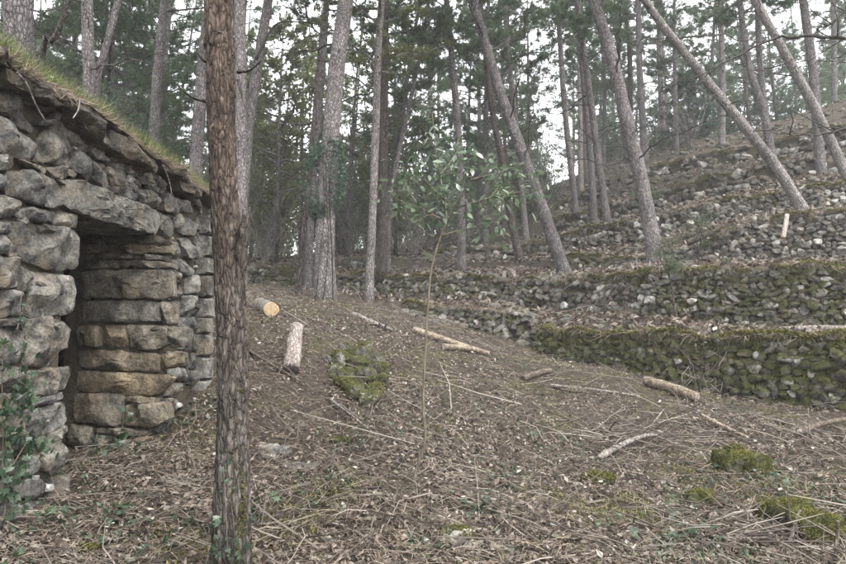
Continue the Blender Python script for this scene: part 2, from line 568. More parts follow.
BATTER = 0.14


def gnoise(x, y):
    p = np.stack([x, y, np.zeros_like(x)], -1)
    return 0.06 * fbm(p * 0.9, 3, 3) + 0.022 * fbm(p * 5.0, 9, 3)


def H(x, y):
    x = np.atleast_1d(np.asarray(x, float))
    y = np.atleast_1d(np.asarray(y, float))
    y0, b0, t0 = wall_at(0, x)
    z = fore(x, np.minimum(y, y0))
    yp, tp = y0 + BATTER, t0
    for k in range(1, 7):
        yk, bk, tk = wall_at(k, x)
        u = np.clip((y - yp) / np.maximum(yk - yp, 0.05), 0, 1)
        z = np.where(y > yp - 0.06, tp + (bk - tp) * u, z)
        yp, tp = yk + BATTER, tk
    u = np.clip((y - yp) / 60.0, 0, 1)
    z = np.where(y > yp - 0.06, tp + u * 2.0, z)
    return z + gnoise(x, y)


def Hs(x, y):
    return float(H(x, y)[0])


def hit(px, py, Dlo=2.0, Dhi=45.0, n=1500):
    """first place where the view line through a pixel meets the ground"""
    Ds = np.linspace(Dlo, Dhi, n)
    p1 = P(px, py, 1.0)
    X, Z = p1[0] * Ds, E + (p1[2] - E) * Ds
    d = Z - H(X, Ds)
    idx = np.nonzero((d[:-1] > 0) & (d[1:] <= 0))[0]
    i = idx[0] if len(idx) else n - 1
    return np.array([X[i], Ds[i], float(H(X[i], Ds[i])[0])])


def build_ground():
    xs = np.concatenate([np.linspace(-150, -20, 14)[:-1], np.linspace(-20, -6, 36)[:-1], np.linspace(-6, 9, 181)[:-1], np.linspace(9, 24, 60)[:-1], np.linspace(24, 150, 14)])
    rows = []
    y0, b0, t0 = wall_at(0, xs)
    for y in (-150, -80, -40, -20, -10, -5, -2):
        rows.append((np.full_like(xs, y), None))
    for t in np.linspace(0, 1, 121)[1:]:
        y = -2 + (y0 + 2) * t
        rows.append((y, None))
    prev_y, prev_t = y0, t0
    for k in range(7):
        yk, bk, tk = wall_at(k, xs)
        if k:
            for t in np.linspace(0, 1, 13)[1:]:
                y = (prev_y + BATTER) * (1 - t) + yk * t
                rows.append((y, prev_t * (1 - t) + bk * t))
        rows.append((yk + BATTER, tk))
        prev_y, prev_t = yk, tk
    for d in (3, 8, 16, 30, 60, 120):
        rows.append((prev_y + BATTER + d, prev_t + 2.0 * min(1, d / 60.0)))
    V = []
    for y, z in rows:
        if z is None:
            z = fore(xs, y)
        V.append(np.stack([xs, y, z + gnoise(xs, y)], -1))
    V = np.array(V)
    R, C = V.shape[:2]
    i = np.arange(R - 1)[:, None] * C
    j = np.arange(C - 1)[None, :]
    f = np.stack([i + j, i + j + 1, i + C + j + 1, i + C + j], -1).reshape(-1, 4)
    o = link("ground", mesh("ground", V.reshape(-1, 3), f, GROUND, smooth=True))
    tag(o, "forest floor of brown leaf litter rising in terraces", None, None, "structure")


build_ground()

# ------------------------------------------------------------------ rubble stone meshes (shared)
def ico(sub):
    t = (1 + 5 ** 0.5) / 2
    v = [(-1, t, 0), (1, t, 0), (-1, -t, 0), (1, -t, 0), (0, -1, t), (0, 1, t), (0, -1, -t), (0, 1, -t), (t, 0, -1), (t, 0, 1), (-t, 0, -1), (-t, 0, 1)]
    f = [(0, 11, 5), (0, 5, 1), (0, 1, 7), (0, 7, 10), (0, 10, 11), (1, 5, 9), (5, 11, 4), (11, 10, 2), (10, 7, 6), (7, 1, 8), (3, 9, 4), (3, 4, 2), (3, 2, 6), (3, 6, 8), (3, 8, 9),
         (4, 9, 5), (2, 4, 11), (6, 2, 10), (8, 6, 7), (9, 8, 1)]
    v = [tuple(unit(np.array(a))) for a in v]
    for _ in range(sub):
        cache, nf = {}, []

        def mid(a, b):
            k = (min(a, b), max(a, b))
            if k not in cache:
                v.append(tuple(unit(np.array(v[a]) + np.array(v[b]))))
                cache[k] = len(v) - 1
            return cache[k]
        for a, b, c in f:
            x, y, z = mid(a, b), mid(b, c), mid(c, a)
            nf += [(a, x, z), (b, y, x), (c, z, y), (x, y, z)]
        f = nf
    return np.array(v), np.array(f)


ICO2 = ico(2)
ICO1 = ico(1)
ICO3 = ico(3)


def rock_verts(base, r, planes=11, lump=0.06, box=0.75):
    d = base[0]
    nrm = unit(r.normal(size=(planes, 3)))
    nrm = np.vstack([nrm, [[1, 0, 0], [-1, 0, 0], [0, 1, 0], [0, -1, 0], [0, 0, 1], [0, 0, -1]]])
    c = np.concatenate([r.uniform(0.72, 1.05, planes), r.uniform(box, box + 0.2, 6)])
    dots = d @ nrm.T
    rr = np.where(dots > 0.05, c[None, :] / np.maximum(dots, 0.05), 9.0).min(1)
    rr = np.minimum(rr, 1.25)
    rr = rr * (1 + lump * fbm(d * 3 + r.uniform(0, 50), 5, 3))
    return d * rr[:, None]


RUBBLE = [mesh("rubble_stone", rock_verts(ICO2, np.random.default_rng(100 + i)), ICO2[1], STONE_TERR, smooth=False) for i in range(14)]
for me in RUBBLE:      # soft enough edges, still angular
    me.polygons.foreach_set("use_smooth", np.zeros(len(me.polygons), bool))


def quat_euler(o, rz, rx=0, ry=0):
    o.rotation_euler = (rx, ry, rz)


def blades(bag, pts, nrm, length, width, r, mi=0, spread=0.6):
    """many short triangles standing on points"""
    n = len(pts)
    d = unit(nrm + spread * r.normal(size=(n, 3)))
    s = unit(np.cross(d, r.normal(size=(n, 3))))
    L = (length * r.uniform(0.5, 1.3, n))[:, None]
    W = (width * r.uniform(0.6, 1.3, n))[:, None]
    v = np.stack([pts - s * W, pts + s * W, pts + d * L], 1).reshape(-1, 3)
    f = np.arange(3 * n).reshape(-1, 3)
    bag.add(v, f, mi)


def wall_curve(k, x0, x1, step):
    xs = np.linspace(x0, x1, 400)
    y, b, t = wall_at(k, xs)
    s = np.concatenate([[0], np.cumsum(np.hypot(np.diff(xs), np.diff(y)))])
    return xs, y, b, t, s


def terrace_wall(k, pxa, pxb, sw, sh, moss, topmoss, label, limit=300, collapse=0.0, seed=1, group="dry-stone terrace walls up the slope"):
    r = np.random.default_rng(seed)
    rows = W_PX[k]

    def px2x(px):
        a = np.array(rows)[::-1]
        D = np.interp(px, a[:, 0], a[:, 1])
        return (px - 423) / F * D
    xs, y, b, t, s = wall_curve(k, px2x(pxa), px2x(pxb), 0.1)
    L = s[-1]
    mid = 200
    root = thing("terrace_wall", (xs[mid], y[mid], b[mid]), label, "stone wall", group)
    root["kind"] = "thing"
    # earth core behind the stones so no light leaks through
    place = []
    zrow = 0.0
    hmax = (t - b).max()
    row = 0
    while zrow < hmax:
        hrow = sh * r.uniform(0.8, 1.25)
        q = r.uniform(-0.5, 0) * sw
        while q < L:
            wst = sw * r.choice([0.6, 0.8, 1.0, 1.2, 1.5], p=[.2, .25, .25, .2, .1])
            c = q + wst / 2
            q += wst * 0.92
            if c < 0 or c > L:
                continue
            X, Y, B, T = (np.interp(c, s, a) for a in (xs, y, b, t))
            wav = 0.03 * math.sin(c * 2.1 + k) + 0.03 * math.sin(c * 5.3 + k * 2)
            z = B + zrow + hrow / 2 + wav
            if z > T + 0.25 * hrow + r.normal() * 0.03:
                continue
            if collapse and r.random() < collapse * (0.3 + 0.7 * (z - B) / max(T - B, 0.1)):
                continue
            i = min(int(c / L * 399), 398)
            ang = math.atan2(y[i + 1] - y[i], xs[i + 1] - xs[i])
            fr = (z - B) / max(T - B, 0.2)
            dep = 0.13
            off = BATTER * fr - 0.02 + r.normal() * 0.022
            nx, ny = math.sin(ang), -math.cos(ang)
            place.append((X - nx * off * 1.0, Y - ny * off * 1.0 if ny < 0 else Y + off, z, ang, wst, hrow, dep))
        zrow += hrow * 0.93
        row += 1
    def shown(q):
        px_ = 423 + F * q[0] / q[1]
        return (q[4] * q[5] / q[1] ** 2) * (1.0 if -10 < px_ < 856 else 0.01)
    place.sort(key=shown, reverse=True)
    extra = place[limit:]
    for (X, Y, z, ang, wst, hrow, dep) in place[:limit]:
        o = bpy.data.objects.new("stone", RUBBLE[r.integers(len(RUBBLE))])
        COL.objects.link(o)
        o.parent = root
        o.location = (X - root.location.x, Y - root.location.y, z - root.location.z)
        o.rotation_euler = (r.normal() * 0.25, r.normal() * 0.38, ang + r.normal() * 0.3 + (math.pi if r.random() < .5 else 0))
        o.scale = (wst * r.uniform(.5, .68), dep * r.uniform(0.8, 1.2), hrow * r.uniform(.55, .85))
        o["moss"] = float(np.clip(moss + r.normal() * 0.14, 0, 1))
    if extra:
        bag = Bag()
        for (X, Y, z, ang, wst, hrow, dep) in extra:
            vv = rock_verts(ICO1, r) * np.array([wst * .62, dep, hrow * .66])
            ca, sa = math.cos(ang), math.sin(ang)
            vv = np.stack([vv[:, 0] * ca - vv[:, 1] * sa, vv[:, 0] * sa + vv[:, 1] * ca, vv[:, 2]], -1)
            bag.add(vv + [X, Y, z], ICO1[1])
        o = link("stone_fill", bag.mesh("stone_fill", STONE_TERR), root)
        o["kind"] = "stuff"
        o["moss"] = moss
    # dry grass and needles draped over the crest
    m = int(L * 330)
    c = r.uniform(0, L, m)
    X, Y, B, T = (np.interp(c, s, a) for a in (xs, y, b, t))
    pts = np.stack([X, Y + BATTER * r.uniform(-.2, 1.6, m), T + r.uniform(0, .05, m)], -1)
    bag = Bag()
    blades(bag, pts, np.tile([0.0, -0.9, -0.25], (m, 1)), 0.16, 0.0045, r, 0, 0.8)
    o = link("dry_grass", bag.mesh("dry_grass", STRAW), root)
    o["kind"] = "stuff"
    # moss cushions on the crest and the face
    if topmoss > 0:
        bag = Bag()
        n = int(L * 2200 * topmoss)
        c = r.uniform(0, L, n * 3)
        keep = fbm(np.stack([c * 1.1, np.full_like(c, seed), np.zeros_like(c)], -1), 4, 2) > 0.35 - topmoss
        c = c[keep][:n]
        n = len(c)
        if n == 0:
            return root
        X, Y, B, T = (np.interp(c, s, a) for a in (xs, y, b, t))
        dn = np.abs(r.normal(size=n)) * 0.10
        drop = r.random(n) < (0.7 if moss > .7 else 0.35)
        hang = np.where(drop, r.uniform(0, 1, n) ** (1.0 if moss > .7 else 2) * (T - B) * 0.85, 0)
        bumpz = 0.05 * (1 + fbm(np.stack([c * 3, dn * 6, np.zeros(n)], -1), 8, 2))
        pts = np.stack([X, Y + np.where(drop, -0.07 + 0.14 * (1 - hang / np.maximum(T - B, .1)), dn - 0.03), T + np.where(drop, -hang, bumpz - 0.01)], -1)
        nm = np.where(drop[:, None], np.array([0, -0.8, 0.5]), np.array([0, -0.2, 1.0]))
        blades(bag, pts, nm, 0.045, 0.014, r, 0, 0.7)
        o = link("moss", bag.mesh("moss", MOSS), root)
        o["kind"] = "stuff"
    return root


terrace_wall(0, 536, 960, 0.15, 0.1, 0.90, 1.0, "lowest mossy dry-stone terrace wall at right, green with moss, behind the cut log", seed=2)
terrace_wall(0, 404, 537, 0.16, 0.1, 0.62, 0.6, "short low mossy stone wall behind the fallen logs in the middle", seed=3, collapse=0.15)
terrace_wall(1, 652, 960, 0.145, 0.09, 0.76, 0.55, "second terrace wall up, grey stones patched with moss, above the lowest wall", seed=4)
terrace_wall(1, 538, 654, 0.18, 0.115, 0.42, 0.55, "tumbled part of terrace wall at the foot of the leaning pine", seed=5, collapse=0.25)
terrace_wall(1, 334, 536, 0.18, 0.11, 0.60, 0.55, "long low mossy stone wall behind the bare sapling stem", seed=6)
terrace_wall(1, 246, 298, 0.19, 0.11, 0.72, 0.6, "short mossy wall at left end, just right of the front tree", seed=7)
terrace_wall(2, 632, 960, 0.165, 0.105, 0.20, 0.25, "third terrace wall up, bare pale rubble below the thin leaning trunk", seed=8)
terrace_wall(2, 566, 634, 0.2, 0.11, 0.66, 0.8, "mossy hump of stone wall left of the thick upright pine on the slope", seed=9)
terrace_wall(2, 340, 368, 0.26, 0.15, 0.62, 0.4, "small mossy stub of wall behind the pale slim trunk", seed=10)
terrace_wall(3, 688, 960, 0.17, 0.115, 0.22, 0.6, "fourth terrace wall up at right with a bright moss crest", seed=11)
terrace_wall(3, 560, 690, 0.2, 0.12, 0.35, 0.5, "fourth-level wall piece behind the thick upright pine on the slope", seed=12, collapse=0.15)
terrace_wall(4, 560, 960, 0.25, 0.14, 0.28, 0.4, "fifth low rubble terrace wall near the top of the slope", seed=13, collapse=0.45)
terrace_wall(5, 560, 960, 0.26, 0.15, 0.28, 0.3, "topmost low rubble terrace line just under the crest", seed=14, collapse=0.6)
terrace_wall(3, 420, 556, 0.32, 0.16, 0.35, 0.2, "faint low wall line among the thin trunks in the middle distance", seed=15, collapse=0.35)

# ------------------------------------------------------------------ stone hut
HA = np.array([-2.27, 4.2])
HU = unit(np.array([0.10, 0.995]))
HN = np.array([HU[1], -HU[0]])          # out of the wall, towards the clearing
HU3, HN3 = np.array([HU[0], HU[1], 0]), np.array([HN[0], HN[1], 0])
UP = np.array([0, 0, 1.0])


def plane_hit(px, py, p0, n):
    d = P(px, py, 1.0) - np.array([0, 0, E])
    k = ((p0 - np.array([0, 0, E])) @ n) / (d @ n)
    return np.array([0, 0, E]) + d * k


A3 = np.array([HA[0], HA[1], 0])
B3 = plane_hit(157, 350, A3, HN3)
B3[2] = 0                                # outer corner of the far door jamb
L_S = 0.0


def face_stone(poly, p0, ax, n, r, depth=0.24, proud=0.0, mat=STONE_HUT, npt=44, rough=0.024, jit=0.011):
    """stone whose seen face has the given outline (2-D points along ax and up), with chipped, uneven front"""
    q = np.asarray(poly, float)
    # soften the corners a little, then resample
    nxt = np.roll(q, -1, 0)
    prv = np.roll(q, 1, 0)
    ch = np.stack([q * 0.93 + prv * 0.07, q * 0.93 + nxt * 0.07], 1).reshape(-1, 2)
    cl = np.vstack([ch, ch[:1]])
    s = np.concatenate([[0], np.cumsum(np.linalg.norm(np.diff(cl, axis=0), axis=1))])
    u = np.linspace(0, s[-1], npt, endpoint=False)
    o = np.stack([np.interp(u, s, cl[:, i]) for i in (0, 1)], -1)
    cen = o.mean(0)
    o = cen + (o - cen) * (1 + 0.006 / np.maximum(np.linalg.norm(o - cen, axis=1, keepdims=True), 0.01))
    size = max(np.ptp(o[:, 0]), np.ptp(o[:, 1]))
    small = min(np.ptp(o[:, 0]), np.ptp(o[:, 1]))
    rings = [(0.90, -depth), (1.0, -depth * 0.55), (1.0, -0.020), (0.994, -0.003), (0.96, 0.003), (0.89, 0.006), (0.80, 0.008), (0.70, 0.009), (0.58, 0.01), (0.45, 0.01), (0.3, 0.01), (0.15, 0.01)]
    V = []
    tl = r.normal(size=(7, 2)) * 0.42
    tc = r.uniform(0.0, 0.15, 7) * small
    so = r.uniform(0, 90)
    for sc, dep in rings:
        p = cen + (o - cen) * sc
        rel = p - cen
        w3 = np.concatenate([p * 1.0, np.full((len(p), 1), dep)], 1)
        jx = np.stack([fbm(w3 * 15 + so, 21, 3), fbm(w3 * 15 + so + 40, 22, 3)], -1) * jit
        p = p + jx
        d = np.full(len(p), dep)
        if dep > -0.05:
            fac = np.minimum(0, (rel @ tl.T + tc)).min(1)
            d = d + np.clip(fac, -0.05, 0) * (1.0 if dep > -0.02 else 0.6)
            d = d + rough * fbm(np.concatenate([p * 10, np.zeros((len(p), 1))], 1) + so, 31, 5) * (1.0 if sc < 0.99 else 0.5)
        V.append(p0 + p[:, :1] * ax + p[:, 1:2] * UP + (d[:, None] + proud) * n)
    nr = len(rings)
    V = np.vstack(V + [(np.mean(V[-1], axis=0))[None]])
    i = np.arange(nr - 1)[:, None] * npt
    j = np.arange(npt)[None, :]
    jn = (j + 1) % npt
    f = np.stack([i + j, i + jn, i + npt + jn, i + npt + j], -1).reshape(-1, 4)
    jj = np.arange(npt)
    cap = np.stack([(nr - 1) * npt + jj, (nr - 1) * npt + (jj + 1) % npt, np.full(npt, nr * npt)], -1)
    back = np.arange(npt)[::-1][None]
    me = mesh("stone", V, [f, cap, back], mat, smooth=True)
    me.set_sharp_from_angle(angle=math.radians(32))
    return me


def to2d(px_poly, p0, ax, n):
    out = []
    for px, py in px_poly:
        w = plane_hit(px, py, p0, n)
        out.append(((w - p0) @ ax, w[2]))
    return out


FRONT = [
    [(0, 64), (16.5, 72), (15.6, 80), (8, 77), (0, 69)], [(0, 73), (8, 82), (0, 86), (-12, 80)],
    [(0, 89), (12, 91), (25, 98), (31, 112), (41, 130), (37, 133), (31, 130), (16, 115), (0, 104), (-10, 92)],
    [(-10, 112), (0, 115), (12, 120), (33, 135), (44, 146), (35, 161), (20, 155), (0, 151), (-10, 140)],
    [(49, 130), (64, 126), (74, 138), (76, 167), (72, 168), (58, 162), (41, 160), (45, 147)], [(42, 120), (56, 119), (56, 124), (43, 124)],
    [(27, 92), (39, 97), (66, 103), (68, 114), (55, 112), (37, 106)], [(53, 110), (74, 120), (97, 143), (103, 150), (86, 144), (68, 132)],
    [(72, 111), (86, 113), (88, 127), (74, 120)], [(75, 143), (94, 145), (97, 152), (78, 150)],
    [(76, 152), (90, 151), (106, 165), (103, 180), (96, 180), (84, 173), (75, 167)], [(52, 168), (71, 167), (70, 178), (57, 179)],
    [(72, 169), (84, 172), (83, 177), (72, 177)], [(9, 173), (37, 169), (66, 187), (69, 202), (58, 209), (35, 202), (8, 192)],
    [(-10, 152), (0, 153), (20, 155), (22, 163), (12, 171), (0, 169), (-10, 168)], [(23, 160), (51, 168), (47, 175), (37, 168)],
    [(-8, 175), (0, 175), (7, 179), (7, 189), (-8, 188)], [(-10, 191), (0, 193), (16, 200), (20, 212), (16, 217), (-10, 218)],
    [(20, 207), (39, 208), (57, 215), (58, 224), (39, 220), (21, 216)], [(57, 210), (84, 215), (86, 228), (60, 225)],
    [(18, 221), (47, 223), (85, 230), (87, 250), (85, 266), (68, 271), (53, 269), (33, 262), (23, 253), (18, 238)],
    [(-10, 219), (16, 220), (17, 233), (-10, 232)], [(-10, 234), (18, 236), (22, 246), (21, 254), (-10, 253)],
    [(-10, 255), (24, 258), (25, 268), (22, 286), (-10, 288)], [(31, 272), (80, 276), (83, 287), (81, 312), (66, 314), (35, 317), (32, 299)],
    [(26, 265), (31, 273), (31, 292), (24, 289)], [(-10, 290), (33, 293), (34, 300), (33, 315), (-10, 319)], [(-10, 321), (31, 319), (30, 324), (-10, 328)],
    [(33, 320), (58, 318), (72, 323), (79, 330), (76, 346), (66, 354), (56, 366), (33, 366), (31, 345)],
    [(-10, 330), (18, 327), (30, 331), (29, 350), (24, 361), (8, 364), (-10, 364)], [(33, 372), (76, 367), (78, 373), (73, 387), (61, 391), (37, 398), (28, 390)],
    [(-10, 367), (20, 367), (31, 372), (25, 387), (18, 391), (-10, 392)], [(29, 407), (45, 400), (69, 391), (68, 398), (55, 404)],
    [(22, 412), (73, 402), (75, 422), (63, 430), (49, 437), (35, 434), (23, 423)], [(-10, 394), (28, 394), (29, 404), (20, 411), (-10, 414)],
    [(45, 441), (74, 425), (75, 431), (66, 441), (62, 451), (48, 450)], [(-10, 416), (20, 415), (30, 431), (42, 441), (20, 449), (-10, 447)],
    [(48, 453), (67, 443), (68, 462), (58, 474), (48, 469)], [(25, 457), (46, 454), (46, 472), (25, 476)], [(56, 478), (70, 475), (75, 491), (68, 506), (55, 498)],
    [(20, 485), (47, 479), (53, 496), (25, 500)], [(-10, 451), (22, 453), (23, 475), (-10, 477)], [(-10, 479), (18, 481), (22, 501), (-10, 505)],
    [(-10, 508), (24, 503), (52, 500), (57, 520), (30, 530), (-10, 535)],
    # above and right of the lintel
    [(117, 150), (143, 165), (143, 178), (118, 167), (110, 160)], [(107, 169), (118, 169), (141, 181), (144, 199), (135, 200), (123, 194), (109, 186)],
    [(144, 167), (158, 174), (158, 186), (146, 182)], [(99, 143), (108, 150), (108, 159), (100, 158)], [(98, 160), (106, 169), (104, 184), (97, 178)],
    [(146, 188), (162, 194), (165, 208), (155, 206), (145, 200)], [(159, 175), (171, 178), (170, 194), (160, 190)], [(169, 193), (181, 199), (176, 214), (167, 210)],
    [(178, 199), (197, 204), (199, 213), (180, 211)], [(165, 212), (175, 215), (175, 236), (170, 239), (165, 231)], [(177, 213), (183, 214), (181, 228), (177, 228)],
    [(185, 214), (199, 225), (197, 236), (183, 233)], [(200, 214), (208, 216), (211, 232), (201, 229)], [(171, 172), (197, 181), (189, 190), (171, 181)],
    [(190, 191), (206, 200), (207, 214), (198, 204)], [(184, 238), (192, 238), (199, 259), (189, 258)], [(200, 236), (208, 240), (212, 271), (201, 264)],
    [(178, 259), (190, 260), (199, 271), (192, 276), (181, 270)], [(168, 241), (182, 242), (183, 256), (168, 255)], [(171, 269), (184, 272), (186, 282), (176, 285), (171, 283)],
    [(173, 287), (186, 287), (185, 298), (173, 298)], [(190, 279), (201, 275), (207, 290), (191, 294)], [(187, 297), (202, 296), (204, 313), (187, 315)],
    [(204, 294), (213, 296), (216, 313), (205, 312)], [(167, 303), (184, 301), (185, 321), (167, 322)], [(187, 317), (199, 317), (199, 331), (184, 327)],
    [(200, 316), (216, 315), (218, 331), (201, 329)], [(183, 331), (198, 333), (198, 350), (181, 348)], [(199, 333), (217, 333), (219, 350), (199, 350)],
    [(174, 352), (196, 353), (193, 367), (173, 363)], [(173, 366), (190, 369), (188, 381), (172, 379)], [(170, 382), (184, 384), (181, 398), (168, 396)],
    [(164, 399), (182, 400), (178, 413), (162, 414)], [(197, 353), (217, 353), (214, 368), (195, 368)], [(190, 371), (212, 371), (205, 385), (189, 384)],
    [(161, 417), (178, 417), (172, 432), (160, 432)],
]
LINTEL = [(66, 178), (90, 180), (105, 187), (123, 197), (141, 202), (163, 212), (164, 226), (156, 235), (109, 221), (86, 214), (69, 208), (66, 195)]
EAVES = [
    [(-14, 40), (0, 47), (19, 57), (18, 66), (0, 61), (-14, 56)], [(15, 68), (43, 79), (76, 97), (80, 107), (64, 105), (19, 81)],
    [(79, 101), (97, 106), (112, 122), (117, 148), (97, 132), (82, 112)], [(117, 129), (139, 141), (164.5, 163), (163, 172), (141, 161), (118, 148)],
    [(165, 155), (197, 175), (197, 181), (170, 171)], [(185, 180), (207, 188), (207, 199), (190, 190)],
]
REVEAL = [
    [(84, 232), (104, 234), (152, 233), (164, 240), (152, 243), (84, 242)], [(84, 244), (130, 243), (167, 246), (166, 253), (140, 252), (84, 252)],
    [(84, 254), (128, 253), (128, 258), (84, 259)], [(130, 254), (160, 255), (158, 259), (130, 258)], [(117, 260), (166, 261), (168, 267), (118, 266)],
    [(84, 261), (115, 260), (114, 267), (84, 268)], [(80, 270), (169, 269), (171, 296), (155, 298), (80, 298)], [(80, 301), (156, 301), (157, 321), (80, 321)],
    [(158, 302), (166, 302), (166, 322), (158, 322)], [(99, 325), (121, 325), (125, 346), (106, 348), (98, 338)], [(122, 325), (163, 326), (166, 344), (147, 350), (128, 347)],
    [(165, 326), (182, 328), (181, 346), (167, 348)], [(76, 326), (97, 327), (98, 346), (76, 346)], [(76, 349), (156, 354), (157, 372), (76, 368)],
    [(158, 354), (173, 353), (173, 364), (159, 369)], [(74, 371), (156, 375), (170, 377), (153, 396), (74, 391)], [(70, 394), (121, 395), (117, 427), (70, 422)],
    [(122, 397), (153, 398), (151, 404), (122, 402)], [(122, 405), (162, 403), (165, 421), (146, 429), (122, 424)], [(92, 429), (143, 431), (143, 437), (93, 434)],
    [(66, 425), (90, 428), (87, 446), (66, 447)], [(91, 436), (107, 438), (106, 450), (91, 450)], [(109, 439), (129, 440), (127, 454), (109, 454)],
    [(66, 450), (105, 453), (101, 464), (66, 464)], [(131, 439), (156, 438), (152, 456), (131, 456)], [(66, 467), (110, 462), (108, 478), (66, 480)], [(112, 458), (140, 458), (138, 474), (112, 476)],
]


def build_hut():
    r = np.random.default_rng(5)
    root = thing("stone_hut", (HA[0] - 0.9, HA[1] + 0.6, 0.6), "dry-stone hut with a dark doorway and a grassy slab roof at left", "hut")

    def face(polys, p0, ax, n, mat, proud=0.0, **kw):
        for pl in polys:
            me = face_stone(to2d(pl, p0, ax, n), p0, ax, n, r, mat=mat, proud=proud + r.normal() * 0.012, **kw)
            o = link("stone", me, root)
            cy = np.mean([b for a, b in pl])
            o["moss"] = float(np.clip(0.14 + r.normal() * 0.1 + (0.28 if cy > 430 else 0), 0, 1))
    face(FRONT, A3, HU3, HN3, STONE_HUT)
    # lintel: one long deep block
    me = face_stone(to2d(LINTEL, A3, HU3, HN3), A3, HU3, HN3, r, depth=0.75, proud=0.03, mat=STONE_HUT, npt=52, rough=0.03)
    o = link("lintel", me, root)
    o["moss"] = 0.05
    # eaves slabs stand out from the wall
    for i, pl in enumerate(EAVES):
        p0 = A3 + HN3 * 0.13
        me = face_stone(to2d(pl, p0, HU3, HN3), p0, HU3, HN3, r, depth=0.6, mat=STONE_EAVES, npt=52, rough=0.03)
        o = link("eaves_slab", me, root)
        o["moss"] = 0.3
    # reveal of the far jamb, facing the near jamb
    face(REVEAL, B3 + HN3 * 0.0, -HN3, -HU3, STONE_REVEAL, depth=0.2, rough=0.013)
    # near part of the wall, left of the frame
    s_edge = (plane_hit(-10, 300, A3, HN3) - A3) @ HU3
    z = 0.3
    while z < 3.05:
        h = r.uniform(0.12, 0.24)
        s = s_edge - 0.01
        while s > s_edge - 1.6:
            w = r.uniform(0.18, 0.42)
            pl = [(s - w, z), (s - 0.012, z + r.normal() * .01), (s - 0.012, z + h - 0.015), (s - w / 2, z + h - 0.01 + r.normal() * .008), (s - w, z + h - 0.015)]
            o = link("stone", face_stone(pl, A3, HU3, HN3, r), root)
            o["moss"] = 0.15
            s -= w
        z += h
    # wall core, far side wall and back: solid behind the stones
    s_end = (plane_hit(214, 300, A3, HN3) - A3) @ HU3
    s_b = (B3 - A3) @ HU3
    zt_l = LINT_Z = to2d([(109, 220)], A3, HU3, HN3)[0][1]
    top = to2d([(100, 120)], A3, HU3, HN3)[0][1] - 0.02
    bag = Bag()

    def box(s0, s1, d0, d1, z0, z1, mi=0):
        v = []
        for z in (z0, z1):
            for s, d in ((s0, d0), (s1, d0), (s1, d1), (s0, d1)):
                v.append(A3 + HU3 * s - HN3 * d + UP * z)
        bag.add(v, [(0, 3, 2, 1), (4, 5, 6, 7), (0, 1, 5, 4), (1, 2, 6, 5), (2, 3, 7, 6), (3, 0, 4, 7)], mi)
    zb = -0.2
    s_j = (plane_hit(79, 350, A3, HN3) - A3) @ HU3
    box(s_edge - 1.6, s_j - 0.10, 0.07, 0.85, zb, top)            # near jamb
    box(s_b + 0.07, s_end - 0.06, 0.07, 0.85, zb, top)             # far jamb
    box(s_j - 0.05, s_b + 0.05, 0.09, 0.80, zt_l + 0.06, top + 0.001)      # over the door
    box(s_edge - 1.6, s_end - 0.06, 3.0, 3.4, zb, top)             # back wall
    box(s_edge - 1.9, s_edge - 1.602, 0.05, 3.4, zb, top)           # near end wall
    box(s_b + 0.4, s_end - 0.065, 0.852, 2.998, zb, top)             # far end wall
    link("wall_core", bag.mesh("wall_core", EARTH), root)
    # far end wall stones (facing up the slope)
    C3 = A3 + HU3 * (s_end - 0.08)
    z = 0.9
    while z < top - 0.28:
        h = r.uniform(0.12, 0.22)
        d = -0.06
        while d < 2.6:
            w = r.uniform(0.16, 0.36)
            pl = [(d, z), (d + w - 0.012, z), (d + w - 0.012, z + h - 0.014), (d, z + h - 0.014)]
            o = link("stone", face_stone(pl, C3, -HN3, HU3, r, depth=0.2, npt=24), root)
            o["moss"] = 0.25
            d += w
        z += h
    # small wedging stones in the joints of the front
    for i in range(150):
        s = r.uniform(s_edge, s_end - 0.1)
        if s_j - 0.12 < s < s_b + 0.05:
            zz = r.uniform(zt_l + 0.3, top)
        else:
            zz = r.uniform(0.5, top)
        o = link("stone", RUBBLE[r.integers(14)], root, loc=tuple(A3 + HU3 * s - HN3 * r.uniform(0.045, 0.085) + UP * zz - np.array(root.location)))
        o.scale = (0.05, r.uniform(0.03, 0.08), r.uniform(0.02, 0.04))
        o.rotation_euler = (r.normal() * .2, r.normal() * .2, math.atan2(HU[1], HU[0]) + math.pi / 2)
        o["moss"] = 0.1
    # earth roof: low mound over the whole hut
    ns, ndp = 60, 34
    ss = np.linspace(s_edge - 1.8, s_end + 0.02, ns)
    dd = np.linspace(-0.10, 3.5, ndp)
    S, Dm = np.meshgrid(ss, dd)
    rise = 0.06 + 0.42 * np.sin(np.clip((Dm + 0.1) / 3.6, 0, 1) * math.pi) ** 0.8 * np.clip((s_end + 0.1 - S) / 1.0, 0, 1) ** 0.6
    edge_z = np.interp(S, [to2d([(p, q)], A3 + HN3 * .13, HU3, HN3)[0][0] for p, q in ((-14, 38), (20, 60), (60, 88), (97, 105), (140, 140), (165, 158), (206, 188))],
                       [to2d([(p, q)], A3 + HN3 * .13, HU3, HN3)[0][1] for p, q in ((-14, 38), (20, 60), (60, 88), (97, 105), (140, 140), (165, 158), (206, 188))])
    Z = edge_z + rise - 0.06
    Z += 0.03 * fbm(np.stack([S * 5, Dm * 5, S * 0], -1), 12, 3)
    Z[0] -= 0.03
    V = A3 + HU3 * S[..., None] - HN3 * Dm[..., None] + UP * Z[..., None]
    skirt = V[0] - UP * 0.05 - HN3 * 0.25
    V = np.concatenate([skirt[None], V, (V[-1] - UP * 1.6)[None]], 0)
    R, C = V.shape[:2]
    i = np.arange(R - 1)[:, None] * C
